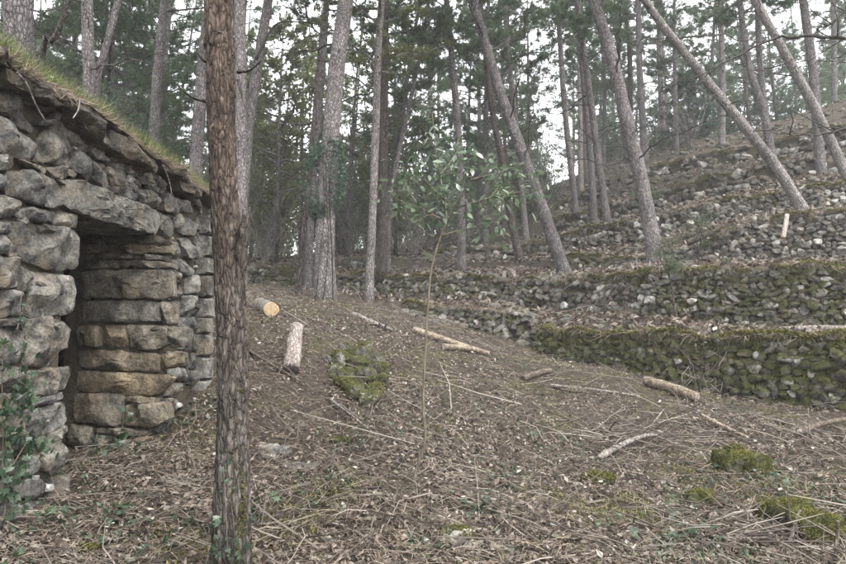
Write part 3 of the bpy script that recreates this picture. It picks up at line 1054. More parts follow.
    j = np.arange(C - 1)[None, :]
    f = np.stack([i + j, i + j + 1, i + C + j + 1, i + C + j], -1).reshape(-1, 4)
    link("roof", mesh("roof", V.reshape(-1, 3), f, GROUND, smooth=True), root)
    # grass and hanging roots along the edge
    bag = Bag()
    n = 16000
    s = r.uniform(s_edge - 0.2, s_end, n)
    d = np.abs(r.normal(size=n)) * 0.5 - 0.06
    k = fbm(np.stack([s * 2.5, d * 2.5, s * 0], -1), 33, 2) > -0.35
    s, d = s[k], d[k]
    zz = np.interp(s, ss, edge_z[0]) + 0.42 * np.sin(np.clip((d + 0.1) / 3.6, 0, 1) * math.pi) ** 0.8 * np.clip((s_end + 0.1 - s) / 1.0, 0, 1) ** 0.6 - 0.01
    pts = A3 + HU3 * s[:, None] - HN3 * d[:, None] + UP * zz[:, None]
    blades(bag, pts, np.tile(UP * 1.0 + HN3 * 0.1, (len(s), 1)), 0.13, 0.0035, r, 0, 0.42)
    m = 2600
    s = r.uniform(s_edge - 0.2, s_end, m)
    d = r.uniform(-0.13, 0.12, m)
    pts = A3 + HU3 * s[:, None] - HN3 * d[:, None] + UP * (np.interp(s, ss, edge_z[0]) + 0.0)[:, None]
    blades(bag, pts, np.tile(UP * 0.1 + HN3 * 1.0, (m, 1)), 0.10, 0.003, r, 1, 0.7)
    o = link("grass", bag.mesh("grass", [GRASS, STRAW]), root)
    o["kind"] = "stuff"
    # two pale roots dangling from the eaves
    for pp in ([(17, 72), (27, 84), (36, 105), (45, 120)], [(80, 98), (78, 110), (73, 118)], [(163, 165), (169, 180), (172, 195)]):
        bag = Bag()
        path = spline([plane_hit(a, b, A3 + HN3 * 0.16, HN3) for a, b in pp], 12)
        add_tube(bag, path, np.linspace(0.006, 0.0035, 12), 5)
        link("hanging_root", bag.mesh("hanging_root", LOGGREY), root)
    return s_j, s_b, s_end, s_edge


S_J, S_B, S_END, S_EDGE = build_hut()

# ------------------------------------------------------------------ pine crowns and dead branches (shared meshes)
def leaf_quads(bag, pts, d, length, width, r, mi=0, fold=0.25):
    """pointed leaves: 6 vertices, 4 triangles"""
    n = len(pts)
    d = unit(d)
    s = unit(np.cross(d, unit(r.normal(size=(n, 3)))))
    u = np.cross(s, d)
    L = (length * r.uniform(0.7, 1.25, n))[:, None]
    W = (width * r.uniform(0.7, 1.25, n))[:, None]
    c = fold * W
    v = np.stack([pts, pts + d * L * .38 + s * W + u * c, pts + d * L * .38 - s * W + u * c, pts + d * L * .42, pts + d * L - u * c * 1.2], 1)
    i = np.arange(n)[:, None] * 5
    f = np.concatenate([i + [0, 1, 3], i + [0, 3, 2], i + [1, 4, 3], i + [2, 3, 4]], 0)
    bag.add(v.reshape(-1, 3), f, mi)


def needle_tufts(bag, cen, ax, nn, length, width, r, mi=0):
    n = len(cen)
    c = np.repeat(cen, nn, 0)
    a = np.repeat(ax, nn, 0)
    d = unit(a * 0.75 + r.normal(size=(n * nn, 3)) * 0.62)
    s = unit(np.cross(d, r.normal(size=(n * nn, 3))))
    L = (length * r.uniform(0.7, 1.2, n * nn))[:, None]
    o = c - a * r.uniform(0, 0.06, n * nn)[:, None]
    v = np.stack([o - s * width, o + s * width, o + d * L], 1).reshape(-1, 3)
    bag.add(v, np.arange(len(v)).reshape(-1, 3), mi)


def make_crown(seed, Hc, R, nl, mat, tuft=15, sub=7, nlen=0.15, nwid=0.006, droop=0.0, low=0.55):
    r = np.random.default_rng(seed)
    bag, nb = Bag(), Bag()
    cen, ax = [], []
    add_tube(bag, np.array([[0, 0, -0.3], [0.03, 0, Hc * .5], [0, 0.05, Hc]]), np.array([0.055, 0.035, 0.008]), 6, 0, cap=False)
    for i in range(nl):
        h = Hc * (i + r.random()) / nl
        az = i * 2.4 + r.normal() * 0.5
        prof = low + (1 - low) * min(1, h / Hc * 2.5)
        L = R * prof * (1 - (h / Hc) ** 2 * 0.75) * r.uniform(0.55, 1.15)
        up = r.uniform(-0.1, 0.45) - droop
        o = np.array([math.cos(az), math.sin(az), 0])
        t = np.linspace(0, 1, 7)[:, None]
        side = np.array([-o[1], o[0], 0]) * r.normal() * 0.3
        path = np.array([0, 0, h]) + o * L * t + UP * (up * L * t + 0.22 * L * t ** 2) + side * L * t ** 2
        path = path + r.normal(size=path.shape) * 0.02 * L * (t > 0)
        add_tube(bag, path, np.linspace(0.024, 0.005, 7) * (0.6 + L / R), 4, 0, cap=False)
        for k in range(sub):
            q = r.uniform(0.3, 1.0)
            b = np.array([np.interp(q, t[:, 0], path[:, a]) for a in range(3)])
            dd = unit(o * r.uniform(0.3, 1) + np.array([-o[1], o[0], 0]) * r.choice([-1, 1]) * r.uniform(0.3, 1.0) + UP * r.uniform(-0.1, 0.5))
            l2 = L * r.uniform(0.12, 0.34)
            p2 = np.stack([b, b + dd * l2 * .55 + UP * .02, b + dd * l2 + UP * 0.07 * l2])
            add_tube(bag, p2, np.array([0.008, 0.005, 0.003]), 3, 0, cap=False)
            m = r.integers(3, 6)
            for e in np.linspace(0.45, 1.0, m):
                cen.append(b + dd * l2 * e + r.normal(size=3) * 0.05)
                ax.append(unit(dd + UP * 0.4 + r.normal(size=3) * 0.25))
    needle_tufts(nb, np.array(cen), np.array(ax), tuft, nlen, nwid, r, 0)
    return nb.mesh("crown", mat), bag.mesh("limb", BARK)


CROWNS = [make_crown(40 + i, 6.5 + i * 0.4, 2.3 + 0.15 * (i % 3), 32, NEEDLE, tuft=20, sub=12, nwid=0.0085) for i in range(5)]
CROWN_YEL = [make_crown(60 + i, 5.0, 1.7, 30, NEEDLE_YEL, tuft=16, sub=10, nlen=0.11, nwid=0.011, low=0.9) for i in range(2)]
CROWN_BLUE = make_crown(66, 2.6, 1.15, 40, NEEDLE_BLUE, tuft=18, nlen=0.13, nwid=0.007, low=0.95, sub=10)


def make_dead(seed, L):
    r = np.random.default_rng(seed)
    bag = Bag()
    t = np.linspace(0, 1, 9)[:, None]
    path = np.array([1, 0, 0]) * L * t + UP * L * (0.25 * r.normal() * t + 0.28 * r.uniform(-1, 1) * t ** 2) + np.array([0, 1, 0]) * L * 0.22 * r.normal() * t ** 2
    path[1:] += r.normal(size=(8, 3)) * 0.018 * L
    add_tube(bag, path, np.linspace(0.016, 0.004, 9) * (0.6 + 0.35 * L), 5)
    for k in range(r.integers(2, 6)):
        q = r.uniform(0.3, 0.95)
        b = np.array([np.interp(q, t[:, 0], path[:, a]) for a in range(3)])
        dd = unit(np.array([r.uniform(.3, 1), r.normal() * .7, r.normal() * .6]))
        l2 = L * r.uniform(0.12, 0.4)
        add_tube(bag, np.stack([b, b + dd * l2 * .5 + r.normal(size=3) * .03, b + dd * l2 + UP * .1 * l2]), np.array([0.007, 0.005, 0.002]), 4)
    return bag.mesh("dead_branch", DEADWOOD)


DEAD = [make_dead(80 + i, L) for i, L in enumerate((0.35, 0.6, 0.9, 1.2, 1.6, 2.1, 0.5, 1.4))]


def trunk_mesh(path, rad, mat, sides=14, seed=0, rough=0.10, knots=10):
    r = np.random.default_rng(seed)
    bag = Bag()
    add_tube(bag, path, rad, sides, rough=rough, rfreq=5.0, seed=seed)
    for k in range(knots):       # snapped branch stubs
        i = r.integers(len(path) // 6, int(len(path) * 0.9))
        az = r.uniform(0, 6.28)
        o = np.array([math.cos(az), math.sin(az), r.uniform(-.1, .5)])
        a = path[i] + o * rad[i] * 0.7
        l = r.uniform(0.04, 0.11) + rad[i] * 0.3
        add_tube(bag, np.stack([a, a + o * l]), np.array([0.022, 0.012]) * (0.4 + rad[i] * 4), 5)
    return bag.mesh("trunk", mat, smooth=True)


def place_child(name, me, root, wloc, rot=None, scale=1.0):
    if isinstance(me, tuple):            # crown: needles, with the limbs below them
        o = place_child(name, me[0], root, wloc, rot, scale)
        q = bpy.data.objects.new("limb", me[1])
        COL.objects.link(q)
        q.parent = o
        return o
    o = bpy.data.objects.new(name, me)
    COL.objects.link(o)
    o.parent = root
    o.location = [float(a - b) for a, b in zip(wloc, root.location)]
    if rot is not None:
        o.rotation_mode = 'QUATERNION'
        o.rotation_quaternion = rot
    o.scale = (scale,) * 3
    return o


def zquat(direction, spin):
    return Vector([float(c) for c in direction]).to_track_quat('Z', 'Y') @ Quaternion((0, 0, 1), spin)


def photo_tree(px, D, w0, w1, label, mat=BARK, ext=5.0, crown=None, cr0=0.55, ndead=6, seed=0, base=True, sides=14, cscale=1.0, group="pines standing on the slope", name="pine_tree", deadmax=8):
    r = np.random.default_rng(500 + seed)
    Ds = D if hasattr(D, '__len__') else [D] * len(px)
    pts = [P(a, b, d) for (a, b), d in zip(px, Ds)]
    x, y = pts[0][0], pts[0][1]
    gz = Hs(x, y)
    if base:
        pts[0] = np.array([x, y, gz - 0.12])
    else:
        pts = [np.array([x - (pts[1][0] - pts[0][0]) * 0.3, y, gz - 0.12])] + pts
    d = unit(pts[-1] - pts[-2])
    d = unit(d + UP * 0.25)
    pts.append(pts[-1] + d * ext * 0.5)
    pts.append(pts[-1] + unit(d + UP * 0.3) * ext * 0.5)
    n = 44
    path = spline(pts, n)
    path[2:-1, :2] += 0.02 * np.stack([np.sin(np.linspace(0, 9, n - 3) + seed), np.cos(np.linspace(0, 7, n - 3) + seed)], -1) * (w0 / F * D0(Ds) * 3)
    vis = np.linspace(0, 1, n)
    r0, r1 = w0 / F * Ds[0] / 2, w1 / F * Ds[-1] / 2
    hh = path[:, 2] - path[0, 2]
    htop = max(pts[-3][2] - path[0, 2], 1.0)
    rad = np.interp(hh, [0, htop, hh.max()], [r0, r1, r1 * 0.25])
    rad = rad * (1 + 0.45 * np.exp(-hh / 0.18))
    root = thing(name, (x, y, gz), label, "tree", group)
    link("trunk", trunk_mesh(path, rad, mat, sides, seed, knots=int(14)), root)
    for k in range(ndead):
        q = r.uniform(0.22, 0.92)
        i = int(q * (n - 1))
        az = r.uniform(0, 6.28)
        o = np.array([math.cos(az), math.sin(az), r.uniform(-0.15, 0.5)])
        rot = Vector(o).to_track_quat('X', 'Z') @ Quaternion((1, 0, 0), r.uniform(0, 6.28))
        place_child("dead_branch", DEAD[r.integers(deadmax)], root, path[i] + o * rad[i] * 0.5, rot, r.uniform(0.8, 1.25))
    if crown is not None:
        i = int(cr0 * (n - 1))
        ax = unit(path[-1] - path[i])
        place_child("crown", crown, root, path[i], zquat(ax, r.uniform(0, 6.28)), cscale)
    return root, path, rad


def D0(Ds):
    return Ds[0]


C = CROWNS
# trees on the bank behind the hut
photo_tree([(17, 60), (19, 30), (22, 0)], 7.3, 27, 25, "thick grey trunk behind the hut roof at the far left", base=False, ext=7, crown=C[0], cr0=.72, ndead=3, seed=1, deadmax=3)
photo_tree([(41, 62), (52, 42), (61, 22), (68, 0)], 6.4, 6, 5, "thin curved brown stem rising behind the hut roof", BARK_DARK, base=False, ext=2, ndead=1, seed=2, deadmax=3, name="young_tree", group=None)
photo_tree([(89, 97), (88, 50), (86, 0)], 11, 13.5, 11.5, "straight grey pine directly behind the roof, left of a forked stem", base=False, ext=6, crown=C[1], cr0=.66, ndead=7, seed=3)
photo_tree([(95, 92), (103, 55), (112, 22), (118, 0)], 11.3, 8, 7, "slim pine leaning right, touching the straight pine behind the roof", base=False, ext=4, crown=C[2], cr0=.7, ndead=6, seed=4)
photo_tree([(153, 140), (156, 80), (162, 25), (165, 0)], 14, 11, 8.5, "slender grey pine behind the middle of the hut roof", base=False, ext=6, crown=C[3], cr0=.66, ndead=8, seed=5)
photo_tree([(194, 180), (199, 110), (206, 40), (212, 0)], 12, 14, 12, "grey pine half hidden left of the front tree", base=False, ext=6, crown=C[4], cr0=.66, ndead=6, seed=6)
photo_tree([(240, 262), (240, 140), (241, 50), (240, 0)], 11.5, 13, 12, "grey pine right behind the front tree", base=False, ext=6, crown=C[0], cr0=.7, ndead=5, seed=7)
photo_tree([(238, 285), (246, 160), (256, 80), (268, 0)], 13, 11, 10, "pine leaning right with a dead side limb, right of the front tree", base=False, ext=6, crown=C[1], cr0=.66, ndead=9, seed=8)
# centre
t9, p9, r9 = photo_tree([(325, 302), (325, 250), (331, 150), (338, 60), (345, 0)], 11.5, 21, 15.5, "stout grey pine wrapped in a tuft of ivy, left of centre", BARK, ext=7, crown=C[2], cr0=0.50, ndead=12, seed=9)
photo_tree([(308, 278), (312, 200), (320, 90), (326, 0)], 16, 8.5, 7, "pine half hidden behind the stout ivy-tufted pine", ext=6, crown=C[3], cr0=0.48, ndead=6, seed=10)
photo_tree([(298, 292), (304, 230), (310, 165), (314, 120)], 12.2, 7, 4, "thin mossy brown stem left of the stout pine", BARK_DARK, ext=2.5, ndead=5, seed=11, deadmax=4)
photo_tree([(369, 287), (373, 190), (378, 60), (382, 0)], 13.6, 9, 7, "pale slim trunk right of the stout pine", BARK_PALE, ext=5, crown=CROWN_YEL[0], cr0=0.42, ndead=6, seed=12)
photo_tree([(382, 274), (383, 170), (385, 60), (386, 0)], 17, 10, 8, "darker trunk just behind the pale slim trunk", BARK_DARK, ext=6, crown=C[4], cr0=0.46, ndead=16, seed=13)
photo_tree([(388, 262), (390, 205), (404, 130), (420, 55)], 17.6, 5, 4, "very thin stem bending right beside the pale slim trunk", ext=3, crown=C[0], cr0=0.58, ndead=5, seed=14, cscale=.6)
photo_tree([(462, 266), (459, 140), (452, 60), (446, 0)], 18, 9, 6.5, "upright pine behind the leafy sapling", ext=6, crown=C[1], cr0=0.43, ndead=20, seed=15)
photo_tree([(566, 272), (546, 218), (522, 150), (503, 100), (484, 40), (473, 0)], 14.4, 13.5, 9, "grey pine leaning left over the tumbled wall", BARK, ext=6, crown=C[2], cr0=0.50, ndead=14, seed=16)
photo_tree([(521, 262), (511, 217), (505, 175), (492, 110), (484, 40)], 18.3, 8, 6, "dark thin pine left of the leaning grey pine", BARK_DARK, ext=6, crown=C[3], cr0=0.43, ndead=20, seed=17)
photo_tree([(528, 256), (523, 202), (516, 130), (508, 50), (505, 0)], 20.5, 6, 5, "thinnest upright stem close behind the leaning grey pine", ext=5, crown=C[4], cr0=0.43, ndead=16, seed=18)
photo_tree([(609, 220), (600, 175), (594, 130), (584, 50), (578, 0)], 19.2, 8, 5.5, "slim pine with sawn foot on the terrace left of the thick pine", ext=6, crown=C[0], cr0=0.40, ndead=20, seed=19)
photo_tree([(594, 209), (588, 130), (580, 40), (577, 0)], 22, 7, 5, "slim pine rising just left of the sawn-foot pine", ext=6, crown=C[1], cr0=0.50, ndead=20, seed=20)
photo_tree([(576, 197), (567, 130), (560, 40), (557, 0)], 24, 6.5, 5, "thin pine leaning slightly left in the gap between the slope pines", ext=6, crown=C[2], cr0=0.50, ndead=20, seed=21)
photo_tree([(656, 264), (646, 200), (630, 130), (610, 50), (593, 0)], 14.3, 15.5, 11, "thick pale grey pine on the slope right of centre", BARK, ext=6, crown=C[3], cr0=0.50, ndead=14, seed=22)
photo_tree([(645, 165), (643, 120), (639, 58), (638, 0)], 27, 7.5, 5.5, "upright pine on the crest above the thick slope pine", ext=6, crown=C[4], cr0=0.43, ndead=20, seed=23)
photo_tree([(631, 168), (630, 100), (629, 44), (624, 0)], 29, 5.5, 4.5, "thin dark pine on the crest left of the upright one", BARK_DARK, ext=6, crown=C[0], cr0=0.50, ndead=20, seed=24)
photo_tree([(808, 219), (775, 165), (722, 100), (690, 60), (645, 0)], 14.2, 11.5, 8, "bare thin trunk leaning far left across the slope", BARK_PALE, ext=5, crown=C[1], cr0=0.60, ndead=13, seed=25)
photo_tree([(722, 158), (722, 80), (721, 0)], 24.5, 7, 5.5, "straight pine behind the far-leaning trunk", ext=6, crown=C[2], cr0=0.43, ndead=20, seed=26)
photo_tree([(772, 165), (763, 110), (751, 73), (741, 10)], 19.3, 9, 5.5, "left stem of the pair that meets at the foot near the crest", ext=5, crown=C[3], cr0=0.48, ndead=13, seed=27)
photo_tree([(774, 165), (768, 130), (761, 73), (757, 0)], 19.6, 7, 5.5, "right stem of the pair that meets at the foot near the crest", ext=5, crown=C[4], cr0=0.48, ndead=13, seed=28)
photo_tree([(850, 160), (815, 107), (786, 55), (755, 0)], 16, 10, 8, "scaly pale pine leaning left at the right edge", BARK_PALE, ext=5, crown=C[0], cr0=0.54, ndead=6, seed=29)
photo_tree([(821, 165), (814, 81), (805, 17), (803, 0)], 18.3, 10, 8, "upright pine crossing behind the scaly leaning pine", ext=5, crown=C[1], cr0=0.50, ndead=14, seed=30)
photo_tree([(834, 112), (834, 60), (833, 0)], 27, 6, 5, "far straight pine on the crest at the right edge", ext=6, crown=C[2], cr0=0.43, ndead=12, seed=31)
# tree just outside the right edge that reaches into view with bare limbs
tr, pr, rr_ = photo_tree([(985, 330), (980, 180), (975, 40), (972, -60)], 8.2, 22, 19, "pine at the right edge reaching into view with long bare black limbs", BARK_DARK, ext=4, crown=C[3], cr0=.78, ndead=2, seed=32)
for pp, rd in (([(975, 70), (900, 48), (846, 38), (780, 37), (742, 54), (718, 66), (690, 92)], .030), ([(975, 150), (900, 118), (846, 128), (820, 134), (790, 133), (772, 127)], .026),
               ([(975, 20), (905, 8), (860, -4), (838, 18), (815, 30)], .022), ([(975, 110), (900, 66), (850, 62), (838, 62)], .024)):
    bag = Bag()
    path = spline([P(a, b, 8.2 + 0.004 * (975 - a)) for a, b in pp], 40)
    path += np.random.default_rng(len(pp)).normal(size=path.shape) * 0.012
    add_tube(bag, path, np.linspace(rd * 1.35, 0.007, 40), 7)
    r = np.random.default_rng(int(rd * 1000))
    for k in range(9):
        i = r.integers(12, 39)
        d = unit(np.array([-0.8, r.normal() * .5, r.normal() * .6 - 0.1]))
        l = r.uniform(.15, .8)
        add_tube(bag, np.stack([path[i], path[i] + d * l * .5 + r.normal(size=3) * .03, path[i] + d * l + UP * .08 * r.normal()]), np.array([.010, .007, .003]), 5)
    link("dead_branch", bag.mesh("dead_branch", DEADWOOD, smooth=True), tr)
# dead side limbs of named trees, near the front trunk
for root_l, pp, D in (("right of the front tree", [(256, 60), (275, 25), (300, 22), (318, 24)], 12.9),):
    bag = Bag()
    path = spline([P(a, b, D) for a, b in pp], 16)
    add_tube(bag, path, np.linspace(0.035, 0.008, 16), 6)
    own = [o for o in bpy.data.objects if o.get("label", "").endswith(root_l)][-1]
    link("dead_branch", bag.mesh("dead_branch", DEADWOOD, smooth=True), own)

# ivy clump on the stout pine
def ivy_on_trunk():
    r = np.random.default_rng(77)
    bag = Bag()
    n = 5200
    zc0, zc1 = P(325, 222, 11.5)[2], P(325, 134, 11.5)[2]
    z = r.uniform(zc0, zc1, n)
    cx = np.interp(z, p9[:, 2], p9[:, 0])
    cy = np.interp(z, p9[:, 2], p9[:, 1])
    rad = (0.16 + 0.24 * np.sin((z - zc0) / (zc1 - zc0) * math.pi)) * np.sqrt(r.uniform(0.1, 1.1, n))
    az = r.uniform(0, 6.28, n)
    pts = np.stack([cx - 0.06 + rad * np.cos(az), cy + rad * np.sin(az), z], -1)
    keep = fbm(pts * np.array([5, 5, 3.2]), 3, 3) > -0.05
    pts = pts[keep]
    d = np.stack([np.cos(az[keep]), np.sin(az[keep]), r.uniform(-.6, .6, keep.sum())], -1)
    leaf_quads(bag, pts, d + r.normal(size=pts.shape) * .6, 0.055, 0.020, r)
    root = thing("ivy_plant", (p9[0, 0], p9[0, 1] - .18, zc0), "blue-green ivy tuft clinging to the stout pine left of centre", "ivy")
    link("foliage", bag.mesh("foliage", NEEDLE_BLUE), root)
    b2 = Bag()
    for k in range(3):
        zz = np.linspace(Hs(p9[0, 0], p9[0, 1]), zc1 - .2, 20)
        a0 = -1.9 + 0.5 * k
        rr = np.interp(zz, p9[:, 2], r9) + 0.008
        path = np.stack([np.interp(zz, p9[:, 2], p9[:, 0]) + rr * np.cos(a0 + .3 * np.sin(zz * 2 + k)), np.interp(zz, p9[:, 2], p9[:, 1]) + rr * np.sin(a0 + .3 * np.sin(zz * 2 + k)), zz], -1)
        add_tube(b2, path, 0.010, 5)
    link("stem", b2.mesh("stem", BARK_DARK, smooth=True), root)


ivy_on_trunk()


# ------------------------------------------------------------------ the wood behind: copies of whole pines
def pine_proto(seed, h, lean, r0, crown_i, mat, cr0):
    r = np.random.default_rng(seed)
    t = np.linspace(0, 1, 24)
    bend = r.normal() * 0.25
    path = np.stack([lean * h * t + bend * np.sin(t * 3) * .6, r.normal() * 0.03 * h * t ** 2, h * t - 0.3], -1)
    rad = r0 * (1 - 0.8 * t) * (1 + .4 * np.exp(-t * h / .25))
    bag = Bag()
    add_tube(bag, path, rad, 8, rough=.06, seed=seed)
    for k in range(26):
        i = r.integers(4, 20)
        az = r.uniform(0, 6.28)
        o = np.array([math.cos(az), math.sin(az), r.uniform(-.2, .45)])
        L = r.uniform(.4, 1.9)
        a = path[i]
        add_tube(bag, np.stack([a, a + o * L * .5 + r.normal(size=3) * .06, a + o * L + UP * r.normal() * .15]), np.array([.016, .010, .004]), 4)
    return mesh_pair(bag.mesh("trunk", mat, smooth=True), CROWNS[crown_i], path[int(cr0 * 23)], unit(path[-1] - path[int(cr0 * 23)]))


def mesh_pair(trunk, crown, loc, ax):
    return trunk, crown, loc, ax


PROTO = [pine_proto(200 + i, h, l, rr, c, m, c0) for i, (h, l, rr, c, m, c0) in enumerate((
    (12.5, -.03, .13, 0, BARK, .30), (14, .02, .15, 1, BARK, .34), (11, -.09, .11, 2, BARK, .26), (13.5, .0, .14, 3, BARK_PALE, .32), (9.5, .05, .09, 4, BARK_DARK, .22), (12, -.14, .12, 0, BARK, .30)))]


def wood_tree(x, y, pi, sc, spin, label, group):
    tm, cm, cl, ca = PROTO[pi]
    root = thing("pine_tree", (x, y, Hs(x, y)), label, "tree", group)
    root.rotation_euler = (0, 0, spin)
    root.scale = (sc, sc, sc)
    o = bpy.data.objects.new("trunk", tm)
    COL.objects.link(o)
    o.parent = root
    o = bpy.data.objects.new("crown", cm[0])
    COL.objects.link(o)
    o.parent = root
    q = bpy.data.objects.new("limb", cm[1])
    COL.objects.link(q)
    q.parent = o
    o.location = [float(c) for c in cl]
    o.rotation_mode = 'QUATERNION'
    o.rotation_quaternion = zquat(ca, spin * 3)


def plant_wood():
    r = np.random.default_rng(303)
    taken = []
    cnt = 0
    tries = 0
    while cnt < 104 and tries < 6000:
        tries += 1
        D = r.uniform(18, 62) if r.random() < .75 else r.uniform(16, 32)
        px = r.uniform(-60, 900) if r.random() < .75 else r.uniform(560, 900)
        if 232 < px < 345 and D < 42 and r.random() < .7:
            continue
        if px > 560 and D < 27:
            continue
        if px > 400 and D < 22:
            continue
        # wide sky windows stay open
        if any(abs(px - c) < w for c, w in ((182, 18), (285, 32), (410, 14), (548, 14), (650, 12))) and r.random() < .88:
            continue
        x = (px - 423) / F * D
        if any((x - a) ** 2 + (D - b) ** 2 < (1.2 + .02 * D) ** 2 for a, b in taken):
            continue
        taken.append((x, D))
        pi = int(r.integers(6))
        look = ("slender grey", "tall thick-stemmed", "slightly bent grey", "straight pale-barked", "short dark-barked", "slanting grey")[pi]
        band = "at the front of the wood" if D < 30 else ("in the middle of the wood" if D < 45 else "far back in the hazy wood")
        where = "beyond the terraced crest" if px > 560 else ("behind the hut roof" if px < 230 else "behind the low mossy walls")
        wood_tree(x, D, pi, r.uniform(.8, 1.2), r.uniform(0, 6.28), "%s pine %s %s" % (look, band, where), "%s pines %s %s" % (look, band, where))
        cnt += 1


plant_wood()
for i, (px, D, pi, sc, lab) in enumerate(((30, 14.5, 2, .95, "bushy pine behind the roof, right of the thick left trunk"), (62, 19, 0, 1.05, "pine crown showing above the roof right of the curved brown stem"),
                                          (108, 16, 4, 1.15, "low-crowned pine behind the roof right of the forked pair"), (138, 21, 2, 1.2, "pine just left of the slender roof pine"),
                                          (100, 26, 3, 1.1, "pale pine deeper behind the forked pair"), (45, 27, 1, 1.1, "dark pine deep behind the hut's left end"), (78, 15.5, 4, 1.1, "low-crowned pine left of the straight roof pine"),
                                          (125, 31, 0, 1.2, "distant pine seen right of the forked pair"), (15, 22, 5, 1.1, "slanting pine behind the thick left trunk"))):
    wood_tree((px - 423) / F * D, D, pi, sc, 1.3 * i, lab, "pines showing over the hut roof")


def far_wood():
    r = np.random.default_rng(404)
    bag = Bag()
    n = 260000
    D = r.uniform(56, 110, n)
    px = r.uniform(-320, 1170, n)
    x = (px - 423) / F * D
    z0 = H(x, D)
    hrel = r.uniform(0.0, 1, n)
    z = z0 + 0.2 + hrel * 15
    pts = np.stack([x, D, z], -1)
    cl = fbm(pts * np.array([.24, .24, .20]), 51, 3)
    pts = pts[cl > -0.30 + 1.5 * hrel]
    n = len(pts)
    d = unit(r.normal(size=(n, 3)))
    s = unit(np.cross(d, r.normal(size=(n, 3))))
    L = r.uniform(.3, .75, n)[:, None]
    v = np.stack([pts - s * L * .22, pts + s * L * .22, pts + d * L], 1).reshape(-1, 3)
    bag.add(v, np.arange(3 * n).reshape(-1, 3), 0)
    for k in range(170):
        DD = r.uniform(58, 100)
        xx = (r.uniform(-200, 1050) - 423) / F * DD
        h = r.uniform(9, 14)
        zz = Hs(xx, DD)
        add_tube(bag, np.array([[xx, DD, zz - .3], [xx + r.normal() * .3, DD, zz + h * .5], [xx + r.normal() * .6, DD, zz + h]]), np.array([.16, .11, .03]), 5, 1)
    o = link("far_wood", bag.mesh("far_wood", [LEAF_BUSH, BARK_PALE]))
    tag(o, "dense hazy mass of distant pine wood behind everything", "wood", None, "stuff")


far_wood()


# ------------------------------------------------------------------ understory trees and bushes
def bush(name, px, py, D, Hh, R, nleaf, mat, label, seed, llen=.05, lwid=.016, z0=0.25, stems=6, group=None, base=None):
    r = np.random.default_rng(seed)
    b = P(px, py, D)
    g = np.array([b[0], D, Hs(b[0], D)])
    root = thing(name, g, label, "bush" if Hh < 2.6 else "tree", group)
    bs, bl = Bag(), Bag()
    cen = []
    for k in range(stems):
        az = r.uniform(0, 6.28)
        out = R * r.uniform(.3, 1.0)
        h = Hh * r.uniform(.6, 1.0)
        t = np.linspace(0, 1, 9)[:, None]
        path = g + np.array([math.cos(az), math.sin(az), 0]) * out * t ** 1.5 + UP * (h * t - .08)
        path[1:] += r.normal(size=(8, 3)) * .03
        add_tube(bs, path, np.linspace(.012 + .006 * Hh, .004, 9), 5)
        for q in range(12):
            i = r.uniform(z0, 1) * 8
            a = path[int(i)]
            dd = unit(np.array([r.normal(), r.normal(), r.uniform(-.1, .7)]))
            l = R * r.uniform(.2, .7)
            p2 = np.stack([a, a + dd * l * .5, a + dd * l + UP * .05])
            add_tube(bs, p2, np.array([.006, .004, .002]), 3, cap=False)
            for e in (.35, .6, .85, 1.0):
                cen.append(a + dd * l * e)
    cen = np.array(cen)
    pick = cen[r.integers(len(cen), size=nleaf)] + r.normal(size=(nleaf, 3)) * 0.07 * R ** .5
    leaf_quads(bl, pick, r.normal(size=(nleaf, 3)) + UP * .3, llen, lwid, r)
    link("stem", bs.mesh("stem", BARK_DARK, smooth=True), root)
    link("foliage", bl.mesh("foliage", mat), root)
    return root


def small_crown_tree(px, py, D, crown, sc, h0, label, seed, name="young_pine", mat=BARK_DARK):
    r = np.random.default_rng(seed)
    b = P(px, py, D)
    g = np.array([b[0], D, Hs(b[0], D)])
    root = thing(name, g, label, "tree")
    bag = Bag()
    add_tube(bag, np.array([g - UP * .1, g + UP * h0 * .5 + [.05, 0, 0], g + UP * (h0 + 1.0)]), np.array([.06, .05, .03]) * sc, 7)
    link("trunk", bag.mesh("trunk", mat, smooth=True), root)
    place_child("crown", crown, root, g + UP * h0, zquat(UP, r.uniform(0, 6)), sc)


small_crown_tree(690, 152, 28, CROWN_BLUE, 1.25, 0.0, "bushy blue-green young pine on the crest behind the leaning trunk", 1)
small_crown_tree(276, 262, 21, CROWN_YEL[0], 1.25, 2.2, "yellow-green young tree in the gap right of the front tree", 2, "young_tree")
small_crown_tree(300, 262, 24, CROWN_YEL[1], 1.2, 3.2, "yellow-green young tree behind the thin mossy stem", 3, "young_tree")
small_crown_tree(395, 262, 22, CROWN_YEL[1], 1.15, 3.6, "yellow-green young tree behind the pale slim trunk", 4, "young_tree")
small_crown_tree(250, 262, 26, CROWN_YEL[0], 1.4, 1.2, "hazy yellow-green young tree near the short left wall", 5, "young_tree")
bush("bush", 643, 190, 18.6, 1.3, .5, 1500, LEAF_BUSH, "low green bush behind the thick slope pine", 21, .07, .025)
bush("bush", 525, 190, 27, 2.2, 1.0, 2500, LEAF_BUSH, "grey-green bush on the upper slope among thin trunks", 22, .09, .03)
bush("bush", 548, 192, 29, 2.4, 1.1, 2500, NEEDLE_BLUE, "blue-green bush up the slope right of the leaning grey pine", 23, .09, .03)
bush("bush", 670, 150, 31, 1.8, 1.1, 2500, LEAF_BUSH, "dark green bush beside the bushy young pine on the crest", 24, .09, .03)
bush("bush", 830, 92, 29, 2.0, 1.3, 2600, LEAF_BUSH, "pale green bush on the crest at the right edge", 25, .09, .03)
bush("sapling", 676, 326, 10.9, 2.6, .55, 1500, LEAF_BUSH, "wispy grey-green sapling with a bare stem before the second wall", 26, .035, .008, z0=.62, stems=1)
